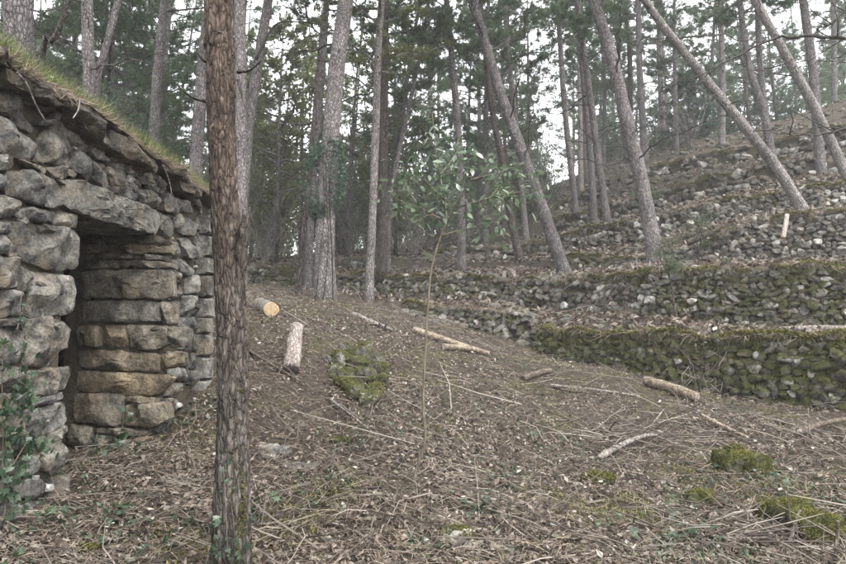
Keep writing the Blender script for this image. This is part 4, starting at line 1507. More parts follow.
bush("sapling", 700, 262, 13.4, 1.7, .6, 900, LEAF_BUSH, "faint grey-green sapling in front of the third wall", 27, .035, .008, z0=.45, stems=2)
bush("sapling", 722, 268, 12.6, 1.2, .15, 60, LEAF_BUSH, "bare thin sapling stem on top of the second wall", 28, .03, .008, z0=.6, stems=1)
for i, (px, py, D) in enumerate(((120, 150, 15), (60, 110, 13), (175, 170, 17), (30, 90, 12), (140, 160, 20), (95, 140, 18))):
    bush("young_tree", px, 285, D, 5.2 - .2 * i, 1.6, 3600, (LEAF_BUSH, NEEDLE_BLUE, LEAF_BUSH)[i % 3], "leafy grey-green young tree in the thicket behind the hut roof", 40 + i, .075, .02, z0=.45, stems=7, group="young trees behind the hut")


def soft_mesh(seed, Hh, R, nleaf, mat, llen, lwid):
    r = np.random.default_rng(seed)
    bs, bl, cen = Bag(), Bag(), []
    for k in range(8):
        az = r.uniform(0, 6.28)
        t = np.linspace(0, 1, 9)[:, None]
        path = np.array([math.cos(az), math.sin(az), 0]) * R * r.uniform(.2, .7) * t ** 1.4 + UP * (Hh * r.uniform(.6, 1) * t - .2)
        path[1:] += r.normal(size=(8, 3)) * .06
        add_tube(bs, path, np.linspace(.045, .008, 9), 5)
        for q in range(16):
            a = path[int(r.uniform(.22, 1) * 8)]
            dd = unit(np.array([r.normal(), r.normal(), r.uniform(-.2, .6)]))
            l = R * r.uniform(.2, .65)
            add_tube(bs, np.stack([a, a + dd * l * .5 + r.normal(size=3) * .05, a + dd * l]), np.array([.012, .008, .003]), 3, cap=False)
            cen += [a + dd * l * e for e in (.3, .55, .8, 1.0)]
    cen = np.array(cen)
    pk = cen[r.integers(len(cen), size=nleaf)] + r.normal(size=(nleaf, 3)) * .16
    leaf_quads(bl, pk, r.normal(size=(nleaf, 3)) + UP * .3, llen, lwid, r)
    return bs.mesh("stem", BARK, smooth=True), bl.mesh("foliage", mat)


SOFT = [soft_mesh(700 + i, h, R, 4000, m, .13, .035) for i, (h, R, m) in enumerate(((5.5, 2.0, LEAF_BUSH), (6.5, 2.4, NEEDLE), (5.0, 2.2, NEEDLE_BLUE), (6.0, 2.0, NEEDLE_YEL), (7.5, 2.6, NEEDLE)))]


def understory():
    r = np.random.default_rng(808)
    taken = []
    cnt = 0
    spots = [(262, 30, 3), (345, 31, 0), (430, 30, 2), (478, 33, 1), (400, 38, 0), (545, 40, 1), (600, 42, 2), (455, 44, 4), (520, 36, 0), (235, 34, 3), (700, 38, 2), (745, 36, 1), (790, 36, 0), (835, 34, 1), (660, 40, 2), (620, 36, 1)]
    spots += [(272, 23, 3), (388, 25, 3), (205, 28, 0)]
    while len(spots) < 46:
        D = r.uniform(26, 56)
        px = r.uniform(235, 900)
        if px > 560 and D < 34:
            continue
        x = (px - 423) / F * D
        if any((x - (a - 423) / F * b) ** 2 + (D - b) ** 2 < 6 for a, b, c in spots):
            continue
        spots.append((px, D, int(r.integers(5))))
    look = ("grey-green", "pine-green", "blue-green", "yellow-green", "tall deep-green")
    for px, D, k in spots:
        x = (px - 423) / F * D
        where = "beyond the terraced crest" if px > 560 else ("behind the hut" if px < 235 else "behind the low mossy walls")
        root = thing("young_tree", (x, D, Hs(x, D)), "soft %s young tree in the hazy wood %s" % (look[k], where), "tree", "%s young trees %s" % (look[k], where))
        root.rotation_euler = (0, 0, r.uniform(0, 6.28))
        sc = r.uniform(.85, 1.25) * (1.3 if px < 190 or k == 3 else 1.0)
        root.scale = (sc, sc, sc)
        for nm, me in zip(("stem", "foliage"), SOFT[k]):
            o = bpy.data.objects.new(nm, me)
            COL.objects.link(o)
            o.parent = root


understory()


def bare_mesh(seed, Hh):
    r = np.random.default_rng(seed)
    bag = Bag()
    for k in range(11):
        az = r.uniform(0, 6.28)
        t = np.linspace(0, 1, 8)[:, None]
        path = np.array([math.cos(az), math.sin(az), 0]) * Hh * r.uniform(.1, .5) * t ** 1.3 + UP * (Hh * r.uniform(.5, 1) * t - .1)
        path[1:] += r.normal(size=(7, 3)) * .05
        add_tube(bag, path, np.linspace(.018, .004, 8), 4)
        for q in range(14):
            a = path[int(r.uniform(.2, 1) * 7)]
            dd = unit(np.array([r.normal(), r.normal(), r.uniform(-.1, .9)]))
            l = Hh * r.uniform(.08, .3)
            add_tube(bag, np.stack([a, a + dd * l * .5 + r.normal(size=3) * .04, a + dd * l + UP * .04]), np.array([.009, .006, .003]), 3, cap=False)
    return bag.mesh("branch_tangle", LOGGREY)


BARE = [bare_mesh(910 + i, h) for i, h in enumerate((3.2, 2.4, 4.0))]
for i, (px, D, lab) in enumerate(((262, 21, "just right of the front tree"), (285, 26, "behind the short left wall"), (350, 24, "between the stout pine and the pale slim trunk"),
                                  (415, 23, "left of the sapling's leafy top"), (440, 27, "behind the sapling's leafy top"), (545, 25, "right of the leaning grey pine"),
                                  (485, 25, "left of the leaning grey pine"), (620, 24, "left of the thick slope pine"), (235, 19, "hidden partly by the front tree"), (700, 26, "below the bushy young pine on the crest"))):
    x = (px - 423) / F * D
    root = thing("bare_shrub", (x, D, Hs(x, D)), "pale leafless shrub " + lab, "shrub", "leafless shrubs in the wood")
    o = bpy.data.objects.new("branch_tangle", BARE[i % 3])
    COL.objects.link(o)
    o.parent = root
    root.rotation_euler = (0, 0, i * 1.7)


# ------------------------------------------------------------------ front tree with plated bark
def front_tree():
    r = np.random.default_rng(900)
    D = 3.3
    px = [(232, 572), (232, 500), (233, 430), (232, 340), (228, 260), (223, 170), (221, 100), (220, 40), (219, 0)]
    wd = [38, 36, 31, 30, 29, 28, 29, 30, 30]
    pts = [P(a, b, D) for a, b in px]
    g = Hs(pts[0][0], D)
    pts[0][2] = g - 0.15
    d = unit(pts[-1] - pts[-2])
    pts += [pts[-1] + d * 3 + [0.1, 0, 0], pts[-1] + d * 6]
    n, sides = 640, 120
    path = spline(pts, n)
    hz = np.array([p[2] for p in pts])
    rad = np.interp(path[:, 2], hz, [w / F * D / 2 * .97 for w in wd] + [.06, .03])
    rad *= 1 + .25 * np.exp(-(path[:, 2] - g).clip(0) / .12)
    t = unit(np.gradient(path, axis=0))
    a = unit(np.cross(t, np.array([0, 1.0, 0])))
    b = np.cross(t, a)
    th = np.linspace(0, 2 * math.pi, sides, endpoint=False)
    ring = a[:, None] * np.cos(th)[None, :, None] + b[:, None] * np.sin(th)[None, :, None]
    # bark plates: elongated cells around the trunk
    z = path[:, 2][:, None] * np.ones(sides)
    ncell = 27
    U = np.broadcast_to(th / (2 * math.pi) * ncell, z.shape) + 0.5 * vnoise(np.stack([z * 5, np.broadcast_to(np.cos(th) * 2, z.shape), np.broadcast_to(np.sin(th) * 2, z.shape)], -1), 5)
    Vv = z / 0.058
    iu, iv = np.floor(U), np.floor(Vv)
    f1 = np.full(z.shape, 9.0)
    f2 = np.full(z.shape, 9.0)
    hh = np.zeros(z.shape)
    for du in (-1, 0, 1):
        for dv in (-1, 0, 1):
            cu, cv = iu + du, iv + dv
            cw = np.mod(cu, ncell)
            ju, jv = hash3(cw, cv, cv * 0, 1), hash3(cw, cv, cv * 0, 2)
            dist = np.hypot(U - cu - ju, (Vv - cv - jv) * 0.8)
            nearer = dist < f1
            f2 = np.where(nearer, f1, np.minimum(f2, dist))
            hh = np.where(nearer, hash3(cw, cv, cv * 0, 3), hh)
            f1 = np.where(nearer, dist, f1)
    edge = np.clip((f2 - f1) / 0.28, 0, 1)
    disp = 0.0065 * edge * (0.5 + hh) - 0.004 + 0.0015 * fbm(np.stack([U * 2, Vv * 1.5, z * 0], -1), 6, 3)
    rr = rad[:, None] + disp
    V = (path[:, None] + ring * rr[..., None]).reshape(-1, 3)
    i = np.arange(n - 1)[:, None] * sides
    j = np.arange(sides)[None, :]
    f = np.stack([i + j, i + (j + 1) % sides, i + sides + (j + 1) % sides, i + sides + j], -1).reshape(-1, 4)
    root = thing("pine_tree", (pts[0][0], D, g), "nearest tree, rough plated bark, ivy at its foot, in front of the hut corner", "tree")
    link("trunk", mesh("trunk", V, f, BARK_FRONT, smooth=True), root)
    # broken dead stem fused to its right side
    bag = Bag()
    pp = spline([P(x, y, 3.26) for x, y in ((236, 330), (239, 290), (241, 262), (243, 238), (246, 214))], 30)
    add_tube(bag, pp, np.interp(np.linspace(0, 1, 30), [0, .5, .9, 1], [.012, .030, .024, .008]), 14, rough=.35, rfreq=22)
    for e in ((247, 222, 250, 206), (244, 220, 243, 209)):
        add_tube(bag, np.stack([P(e[0] - 2, e[1] + 10, 3.26), P(e[2], e[3], 3.27)]), np.array([.012, .002]), 6)
    link("broken_stem", bag.mesh("broken_stem", BARK_FRONT, smooth=True), root)
    for (x, y, x2, y2) in ((238, 72, 262, 60), (210, 62, 196, 50), (208, 102, 176, 84), (238, 80, 251, 120)):
        bag = Bag()
        m = np.array([(x + x2) / 2, (y + y2) / 2 + 4])
        add_tube(bag, spline([P(x, y, D), P(m[0], m[1], D - .05), P(x2, y2, D - .1)], 10), np.linspace(.010, .003, 10), 6)
        link("dead_branch", bag.mesh("dead_branch", DEADWOOD, smooth=True), root)
    place_child("crown", CROWNS[4], root, pts[-2], zquat(UP, 1.0), 1.0)
    # moss fur on the lower right flank
    bag = Bag()
    m = 5000
    k = r.integers(0, n // 3, m)
    az = r.normal(-0.1, 0.5, m)
    keep = (path[k, 2] < g + 1.0) & (fbm(np.stack([az * 3, path[k, 2] * 6, az * 0], -1), 14, 3) > 0.1 + .9 * np.abs(path[k, 2] - g - .38) )
    k, az = k[keep], az[keep]
    nm = a[k] * np.cos(az)[:, None] - np.abs(b[k]) * np.sin(az)[:, None] * 0
    fr = np.array([0.75, -0.65, 0])
    dirs = unit(fr + np.stack([np.sin(az), np.cos(az) * 0 - .2, az * 0], -1) * .6)
    p = path[k] + dirs * (rad[k] + .003)[:, None]
    blades(bag, p, dirs + UP * .3, .016, .004, r, 0, .6)
    o = link("moss", bag.mesh("moss", MOSS), root)
    o["kind"] = "stuff"
    return path, rad, g


FT_PATH, FT_RAD, FT_G = front_tree()


# ------------------------------------------------------------------ ivy plants
def ivy_leaf(bag, pts, nrm, size, r):
    """five-lobed ivy leaves lying on a surface"""
    n = len(pts)
    nrm = unit(nrm + r.normal(size=(n, 3)) * .45)
    d = unit(np.cross(nrm, r.normal(size=(n, 3))))
    s = np.cross(nrm, d)
    S = (size * r.uniform(.6, 1.3, n))[:, None]
    out = [(0, 0), (.55, .15), (.35, .45), (.5, .75), (.12, .62), (0, 1.05), (-.12, .62), (-.5, .75), (-.35, .45), (-.55, .15)]
    v = [pts + s * S * x + d * S * y + nrm * S * (.12 * abs(x) - .1 * y * y) for x, y in out]
    c = pts + d * S * .45 + nrm * S * .05
    v = np.stack(v + [c], 1)
    i = np.arange(n)[:, None] * 11
    f = np.concatenate([i + [k, (k + 1) % 10, 10] for k in range(10)], 0)
    bag.add(v.reshape(-1, 3), f)


def ivy_patch(label, stems, size, per, seed, spread=.05, nrm=UP, name="ivy_plant"):
    r = np.random.default_rng(seed)
    root = thing(name, stems[0][0], label, "ivy")
    b1, b2 = Bag(), Bag()
    P_, N_ = [], []
    for st in stems:
        st = np.asarray(st)
        path = spline(st, 14)
        add_tube(b1, path, np.linspace(.005, .002, 14), 4)
        k = r.integers(0, 14, per)
        P_.append(path[k] + r.normal(size=(per, 3)) * spread)
        N_.append(np.tile(nrm, (per, 1)))
    ivy_leaf(b2, np.concatenate(P_) + np.asarray(nrm) * .02, np.concatenate(N_).astype(float), size, r)
    link("stem", b1.mesh("stem", BARK_STEM), root)
    link("foliage", b2.mesh("foliage", IVY), root)


def on_wall(a, b, off=.05):
    return plane_hit(a, b, A3 + HN3 * off, HN3)


ivy_patch("dark ivy climbing the lower left hut wall", [[on_wall(*q) for q in s] for s in (
    ((4, 520), (8, 480), (6, 440), (12, 400), (20, 372), (24, 352)), ((14, 515), (26, 470), (22, 430), (26, 400)), ((2, 500), (3, 430), (2, 380), (4, 345)),
    ((10, 470), (30, 440), (44, 448)), ((8, 410), (18, 396), (27, 385)))], .045, 42, 1, .035, HN3)
ivy_patch("small ivy sprig on the hut stones beside the upper jamb", [[on_wall(*q) for q in s] for s in (((22, 312), (21, 300), (24, 285)), ((17, 330), (20, 318)))], .022, 9, 2, .012, HN3)
dn = -HU3 + HN3 * .6
ivy_patch("leafy ivy growing on the doorway floor against the far jamb", [[P(*q) for q in s] for s in (
    ((95, 478, 5.0), (93, 455, 5.02), (98, 432, 5.05)), ((120, 470, 5.0), (122, 440, 5.02), (124, 410, 5.05)), ((140, 462, 4.9), (130, 445, 4.95), (118, 430, 5.0)), ((108, 470, 4.9), (112, 455, 4.95)))], .045, 16, 3, .04, unit(dn))
tp = lambda q: np.array([np.interp(q[1], FT_PATH[:200, 2], FT_PATH[:200, 0]) + (FT_RAD[0] * .78) * math.sin(q[0]), 3.3 - FT_RAD[0] * .78 * math.cos(q[0]), q[1]])
ivy_patch("ivy creeping up the foot of the nearest tree", [[tp((a, FT_G)), tp((a + .2, FT_G + .2)), tp((a - .1, FT_G + h))] for a, h in ((-.5, .35), (-.1, .62), (.3, .5), (.7, .25), (-.8, .2))], .030, 12, 4, .022, np.array([0, -1.0, .1]))
FT_BASE = np.array([FT_PATH[0][0], 3.3, FT_G])


def ground_patch(px, py, rr, seed, label, n=5, per=10, size=.045):
    r = np.random.default_rng(seed)
    g = hit(px, py)
    st = []
    for k in range(n):
        pts = [g + np.array([r.normal() * rr * .5, r.normal() * rr * .5, 0])]
        dd = r.normal(size=2)
        for q in range(3):
            pts.append(pts[-1] + np.array([dd[0], dd[1], 0]) * rr * .3 + np.append(r.normal(size=2) * .05, 0))
        for p_ in pts:
            p_[2] = Hs(p_[0], p_[1]) + .03
        st.append(pts)
    ivy_patch(label, st, size, per, seed, .05)


for i, (px, py, rr, lab) in enumerate((
        (30, 545, .35, "ivy sprawling at the foot of the hut wall by the lower left corner"), (110, 520, .35, "ivy sprawl on the ground before the doorway"),
        (180, 535, .35, "ground ivy between the doorway and the nearest tree"), (285, 515, .2, "small pale ivy patch right of the nearest tree"),
        (620, 545, .4, "ground ivy patch at the bottom edge, right of centre"), (690, 530, .3, "ivy patch below the small round mossy stone"),
        (478, 520, .18, "ivy sprig between the sapling foot and the pale stone"), (560, 440, .2, "ivy sprig by the sticks in the middle of the clearing"),
        (175, 430, .2, "ivy at the foot of the hut wall right of the doorway"), (755, 480, .25, "ivy leaves around the large mossy rock at right"))):
    ground_patch(px, py, rr, 70 + i, lab, per=12 if rr > .25 else 8)


# ------------------------------------------------------------------ leafy sapling in the middle of the clearing
def sapling():
    r = np.random.default_rng(31)
    D = 4.62
    g = hit(411, 486)
    D = g[1]
    root = thing("sapling", g, "tall thin sapling with glossy green leaves in the middle of the clearing", "sapling")
    st = spline([g - UP * .04, P(417, 468, D), P(425, 440, D), P(423, 400, D), P(426, 340, D), P(429, 290, D), P(433, 262, D), P(441, 236, D), P(447, 222, D)], 60)
    bag = Bag()
    add_tube(bag, st, np.interp(np.linspace(0, 1, 60), [0, .1, 1], [.018, .011, .007]), 9, rough=.1, rfreq=20)
    link("stem", bag.mesh("stem", BARK_STEM, smooth=True), root)
    lf = Bag()
    leaf_pts = [(0, 0), (.2, .15), (.45, .21), (.75, .13), (1.0, 0)]
    L = .074
    vv = []
    for x, w in leaf_pts:
        c = -.10 * x * x
        vv += [(x * L, -w * L, (c + .10 * w) * L), (x * L, 0, c * L), (x * L, w * L, (c + .10 * w) * L)]
    ff = []
    for k in range(4):
        q = 3 * k
        ff += [(q, q + 3, q + 4, q + 1), (q + 1, q + 4, q + 5, q + 2)]
    lme = mesh("leaf", np.array(vv), np.array(ff), LEAF_GLOSS, smooth=True)
    br = [
        ([(447, 222), (420, 208), (398, 200), (388, 192)], -.1, 14), ([(433, 262), (425, 252), (408, 240)], .15, 2), ([(447, 222), (444, 195), (438, 165), (434, 130), (432, 112)], .1, 26),
        ([(447, 222), (460, 200), (470, 170), (476, 150)], -.15, 22), ([(441, 236), (470, 228), (495, 222), (505, 240)], -.2, 18), ([(455, 208), (490, 198), (520, 192), (546, 188)], -.1, 30),
        ([(470, 180), (500, 172), (514, 168), (520, 180)], .2, 16), ([(420, 208), (408, 190), (402, 176), (396, 170)], .15, 16), ([(445, 200), (425, 180), (418, 160)], -.25, 18),
        ([(440, 175), (452, 160), (462, 142)], .2, 14), ([(447, 222), (430, 215), (415, 222), (404, 218)], -.3, 10), ([(490, 198), (500, 186), (512, 182)], .25, 12)]
    for pp, dy, nl in br:
        path = spline([P(a, b, D + dy * k / (len(pp) - 1)) for k, (a, b) in enumerate(pp)], 24)
        bag = Bag()
        add_tube(bag, path, np.linspace(.0075, .002, 24), 6)
        bo = link("branch", bag.mesh("branch", BARK_STEM, smooth=True), root)
        for k in range(int(nl * 2.7)):
            i = int(r.uniform(.2, 1.0) * 23)
            o = bpy.data.objects.new("leaf", lme)
            COL.objects.link(o)
            o.parent = bo
            o.location = [float(c) for c in (path[i] + r.normal(size=3) * .055)]
            o.rotation_euler = (r.normal() * .6, r.uniform(-.3, 1.1), r.uniform(0, 6.28))
            o.scale = (r.uniform(.65, 1.15),) * 3
    # moss collar and leaf litter are at its foot


sapling()


# ------------------------------------------------------------------ logs, sticks, rocks
def log(p0, p1, r0, r1, label, mat=LOGBARK, cut0=CUT, name="log", cat="log", seed=0, group=None, sides=18, bend=0.02, embed=.6, fixed=False, branchlets=0):
    r = np.random.default_rng(seed)
    p0, p1 = np.array(p0, float), np.array(p1, float)
    n = 18
    t = np.linspace(0, 1, n)[:, None]
    path = p0 * (1 - t) + p1 * t
    L = np.linalg.norm(p1 - p0)
    path += np.sin(t * 3.14) * np.array([r.normal(), r.normal(), abs(r.normal()) * .5]) * bend * L
    bag = Bag()
    rad = np.linspace(r0, r1, n)
    add_tube(bag, path, rad, sides, 0, 1, rough=.12, rfreq=10 if r0 > .04 else 25, seed=seed)
    for k in range(branchlets):
        i = r.integers(3, n - 1)
        d = unit((p1 - p0) / L + r.normal(size=3) * .7)
        d[2] = abs(d[2])
        l = r.uniform(.1, .35)
        add_tube(bag, np.stack([path[i], path[i] + d * l * .5 + r.normal(size=3) * .015, path[i] + d * l]), np.array([rad[i] * .6, rad[i] * .4, .003]), 5, 0)
    root = thing(name, p0, label, cat, group)
    bk = link("bark", bag.mesh("bark", [mat, cut0], smooth=True), root)
    if r0 > .03:                          # sawn faces, a few millimetres proud of the bark tube
        for e, pp, rr, sg in ((0, p0, r0, -1), (1, p1, r1, 1)):
            ax = unit(path[1] - path[0]) if e == 0 else unit(path[-1] - path[-2])
            a_ = unit(np.cross(ax, [0.3, .2, .9]))
            b_ = np.cross(ax, a_)
            th = np.linspace(0, 6.2832, 20, endpoint=False)
            rim = (a_ * np.cos(th)[:, None] + b_ * np.sin(th)[:, None]) * rr * (.93 + .03 * np.sin(th * 3 + seed))[:, None]
            base_ = path[0 if e == 0 else -1]
            V = np.vstack([base_ + rim - ax * sg * .01, base_ + rim * .97 + ax * sg * .004, base_ + rim * .5 + ax * sg * .005, (base_ + ax * sg * .004)[None]])
            j_ = np.arange(20)
            jn = (j_ + 1) % 20
            link("cut_end", mesh("cut_end", V, [np.vstack([np.stack([q * 20 + j_, q * 20 + jn, q * 20 + 20 + jn, q * 20 + 20 + j_], -1) for q in (0, 1)]), np.stack([40 + j_, 40 + jn, np.full(20, 60)], -1)], cut0), root)
    return root


def gp(px, py, lift=0.0):
    g = hit(px, py)
    return g + UP * lift


# cut log end-on, pale disc facing the camera
c = gp(271, 316)
c[2] += .085
dirv = unit(np.array([-.42, .85, .16]))
log(c, c + dirv * .75, .098, .092, "short log with a fresh pale sawn end facing the clearing", LOGGREY, CUT, seed=1, bend=0)
b = gp(291, 373)
tp_ = P(297, 326, b[1] + .28)
log(b + UP * .05, tp_, .085, .075, "pale stripped log standing tilted on the bank near the sawn log", LOGPINK, LOGPINK, seed=2, bend=.01)
log(gp(646, 386, .07), gp(697, 402, .06), .062, .055, "short tan log with a pale end in front of the lowest wall", LOGTAN, LOGPINK, seed=3)
pA = P(780, 334, 9.05)
pB = P(890, 332, 8.3)
for q in (pA, pB):
    q[2] = Hs(q[0], q[1]) + .06
log(pA, pB, .045, .05, "grey straight log lying along the top of the lowest wall", LOGGREY, LOGGREY, seed=4)
log(gp(414, 333, .05), gp(489, 357, .05), .052, .035, "long pale fallen log in the middle distance behind the sapling stem", LOGTAN, LOGPINK, seed=5)
log(gp(444, 350, .04), gp(482, 354, .04), .045, .035, "shorter log lying just below the long pale fallen log", LOGTAN, LOGPINK, seed=6)
log(gp(353, 316, .03), gp(392, 332, .03), .04, .02, "forked grey-white dead branch lying up the bank", LOGGREY, LOGGREY, seed=7, branchlets=4)
log(gp(523, 382, .04), gp(550, 374, .05), .04, .035, "stubby log pointing right in the open clearing", LOGBARK, DEADWOOD, seed=8)
log(gp(600, 462, .04), gp(660, 436, .05), .028, .018, "mossy-grey stick pointing up right amid the brush", LOGGREY, LOGPINK, seed=9, branchlets=2)
log(gp(702, 418, .03), gp(748, 440, .03), .026, .016, "crooked pale stick below the lowest wall", LOGTAN, LOGPINK, seed=10, bend=.06)
log(gp(800, 436, .05), gp(850, 424, .06), .03, .022, "brown stick lying at the foot of the lowest wall by the right edge", LOGBARK, LOGPINK, seed=11)
log(gp(548, 556, .04), gp(592, 536, .06), .018, .012, "tan stick at the bottom edge pointing up right", LOGBARK, LOGPINK, seed=12, branchlets=2)
log(gp(528, 562, .03), gp(615, 563, .03), .018, .013, "tan stick lying flat along the bottom edge", LOGBARK, LOGPINK, seed=13)
log(gp(386, 548, .03), gp(485, 563, .03),   .009, .005, "long thin stick along the bottom edge below the sapling", LOGBARK, LOGBARK, seed=14, bend=.04)
log(gp(615, 505, .02), P(617, 478, hit(615, 505)[1] + .1), .011, .008, "short upright peg of wood right of centre", LOGBARK, LOGPINK, seed=15)
log(gp(790, 548, .02), P(800, 510, hit(790, 548)[1] + .05), .012, .006, "thin upright stick beside the right mossy rocks", LOGGREY, LOGGREY, seed=16)
log(gp(835, 564, .02), P(838, 521, hit(835, 564)[1]), .013, .009, "upright tan stake at the right edge by the mossy rocks", LOGBARK, LOGPINK, seed=17)
log(gp(250, 352, .03), gp(300, 384, .03), .016, .010, "thin stick lying down the bank below the stripped log", LOGBARK, LOGBARK, seed=18, bend=.05)
log(gp(330, 402, .03), gp(392, 450, .03), .012, .006, "long thin stick running downhill from the mossy rock heap", LOGGREY, LOGGREY, seed=19, bend=.04)
log(gp(550, 388, .03), gp(640, 398, .03), .022, .012, "flat grey branch in front of the lowest wall", LOGGREY, LOGGREY, seed=20, branchlets=3)
log(gp(610, 455, .03), gp(690, 448, .03), .012, .007, "thin pale stick lying left of the large mossy rock", LOGBARK, LOGBARK, seed=21)
log(gp(660, 480, .03), gp(760, 476, .03), .010, .006, "thin straight twig in front of the large mossy rock", LOGBARK, LOGBARK, seed=22)
a = P(787, 215, 12.95)
a2 = P(783, 238, 12.72)
log(a2, a, .045, .045, "short pale sawn log leaning on the third terrace wall", LOGPINK, CUT, seed=23)
a = P(687, 243, 14.3)
a2 = P(720, 229, 14.0)
log(a, a2, .07, .05, "brown fallen log lying on the left end of the third wall", LOGBARK, DEADWOOD, seed=24, branchlets=3)
for i, (px, D, lab) in enumerate(((504, 15.4, "small pale cut stump on the bank, left of its twin"), (517, 15.3, "small pale leaning stump on the bank, right of its twin"))):
    x = (px - 423) / F * D
    z = Hs(x, D)
    log((x, D, z - .05), (x + (.03 if i == 0 else -.13), D + .03, z + (.16 if i == 0 else .2)), .06, .05, lab, LOGPINK, CUT, name="stump", cat="stump", seed=30 + i, bend=0)


def mossy_rock(px, py, size, label, seed, moss=.85, name="mossy_rock", sink=.3, blade=1.0, mat=STONE_TERR, cat="rock"):
    r = np.random.default_rng(seed)
    g = hit(px, py)
    v = rock_verts(ICO3, r, 9, .16, .8) * np.asarray(size)
    root = thing(name, g, label, cat)
    c = g + UP * size[2] * (1 - sink * 2) + np.array([0, size[1] * .8, 0])
    o = link("stone", mesh("stone", v + c, ICO3[1], mat, smooth=True), root)
    o["moss"] = moss
    if blade > 0:
        nn = int(9000 * blade * size[0] / .25)
        k = r.integers(len(v), size=nn)
        k2 = r.integers(len(v), size=nn)
        fi = r.integers(len(ICO3[1]), size=nn)
        w = r.dirichlet((1, 1, 1), nn)
        p = (v[ICO3[1][fi]] * w[..., None]).sum(1)
        nm = unit(p / np.asarray(size) ** 2)
        keep = (nm[:, 2] + .9 * fbm((p + c) * 7, 61, 3)) > .15
        bag = Bag()
        blades(bag, (p + c)[keep], nm[keep], .016, .005, r, 0, .5)
        o = link("moss", bag.mesh("moss", MOSS), root)
        o["kind"] = "stuff"
    return root


mossy_rock(748, 474, (.27, .17, .13), "large moss-covered rock on the right side of the clearing", 1)
mossy_rock(703, 507, (.10, .09, .08), "small round moss-capped stone left of the right-hand rocks", 2)
mossy_rock(798, 530, (.20, .16, .13), "left of the two moss cushions in the lower right corner", 3)
mossy_rock(828, 545, (.17, .15, .14), "right of the two moss cushions in the lower right corner", 4)
mossy_rock(600, 483, (.13, .10, .05), "flat patch of yellowish moss on a stone in mid clearing", 5, moss=.95)
mossy_rock(270, 458, (.13, .09, .08), "dark grey rock right of the nearest tree", 6, moss=.1, name="rock", blade=0)
mossy_rock(300, 430, (.07, .05, .04), "pale grey stone above the dark grey rock", 7, moss=.05, name="rock", blade=0)
mossy_rock(283, 428, (.045, .04, .03), "smallest pale stone above the dark grey rock", 8, moss=.05, name="rock", blade=0)
mossy_rock(300, 472, (.15, .08, .04), "flat pale grey slab below the dark grey rock", 9, moss=.1, name="rock", blade=0)
mossy_rock(458, 546, (.10, .07, .07), "mossy hollow stone at the bottom below the sapling", 10, moss=.6, blade=.5)
mossy_rock(503, 556, (.09, .06, .035), "flat white stone at the bottom edge", 11, moss=0, name="rock", blade=0)
mossy_rock(342, 442, (.10, .07, .03), "low patch of olive moss left of the sapling foot", 12, moss=.9, blade=.6)
mossy_rock(168, 486, (.12, .08, .03), "flat pale stone on the ground outside the doorway", 13, moss=.05, name="rock", blade=0)
mossy_rock(612, 284, (.16, .12, .14), "squarish white block on top of the tumbled wall", 14, moss=0, name="rock", blade=0)
mossy_rock(85, 553, (.07, .06, .03), "tiny moss pad at the bottom left in front of the hut", 15, moss=.95, blade=.6)
mossy_rock(737, 455, (.09, .08, .06), "mossy lump close behind the large moss-covered rock", 16, moss=.95, blade=.6)


def rock_heap():
    r = np.random.default_rng(8)
    g = hit(355, 402)
    root = thing("rock_heap", g, "steep heap of moss-covered stones jutting from the bank", "rock heap")
    bag = Bag()
    d0 = g[1]
    for k, (px, py, s) in enumerate(((340, 356, .14), (358, 352, .15), (376, 358, .13), (347, 372, .13), (364, 374, .14), (379, 378, .11), (355, 390, .11), (369, 394, .11), (335, 366, .10), (356, 362, .14), (373, 368, .12), (345, 344, .08), (330, 354, .07),
                                   (383, 366, .10), (350, 382, .10), (364, 344, .11), (374, 386, .10), (340, 378, .08))):
        q = hit(px, py + 6)
        c = q + np.array([0, 0, .02 + r.uniform(0, .03)])
        v = rock_verts(ICO2, r, 9, .15, .75) * np.array([s, s * 1.2, s * .8])
        o = link("stone", mesh("stone", v + c, ICO2[1], STONE_TERR, smooth=False), root)
        o["moss"] = .76 if k not in (11, 12) else .2
        nn = 1100
        fi = r.integers(len(ICO2[1]), size=nn)
        w = r.dirichlet((1, 1, 1), nn)
        p = (v[ICO2[1][fi]] * w[..., None]).sum(1)
        nm = unit(p)
        keep = fbm((p + c) * 7, 61, 3) + .5 * nm[:, 2] > (.12 if k not in (11, 12) else .8)
        if keep.any():
            blades(bag, (p + c)[keep], nm[keep], .015, .005, r, 0, .5)
    o = link("moss", bag.mesh("moss", MOSS), root)
    o["kind"] = "stuff"


rock_heap()


# ------------------------------------------------------------------ litter on the ground
def outside_hut(x, y):
    rel = np.stack([x - HA[0], y - HA[1]], -1)
    d = rel @ HN
    s = rel @ HU
    indoor = (d < 0.06) & (d > -3.4) & (s < S_END + .05) & (s > S_EDGE - 1.9)
    door = (s > S_J + .05) & (s < S_B - .05) & (d > -.9)
    return ~indoor | door


def scatter(n, r, y0=2.0, y1=13.0, power=1.3, tread=False):
    u = r.random(n)
    y = (y0 ** (1 - power) + u * (y1 ** (1 - power) - y0 ** (1 - power))) ** (1 / (1 - power))
    x = r.uniform(-.82, .82, n) * (y + 1.0)
    k = outside_hut(x, y)
    return x[k], y[k]


def normals(x, y, e=.06):
    zx = (H(x + e, y) - H(x - e, y)) / (2 * e)
    zy = (H(x, y + e) - H(x, y - e)) / (2 * e)
    return unit(np.stack([-np.clip(zx, -1, 1), -np.clip(zy, -1, 1), np.ones_like(zx)], -1))


def moss_field(x, y):
    return fbm(np.stack([x * 1.5, y * 1.1, x * 0 + 4], -1), 91, 4) + .22 * np.clip(x + .3, 0, 1)


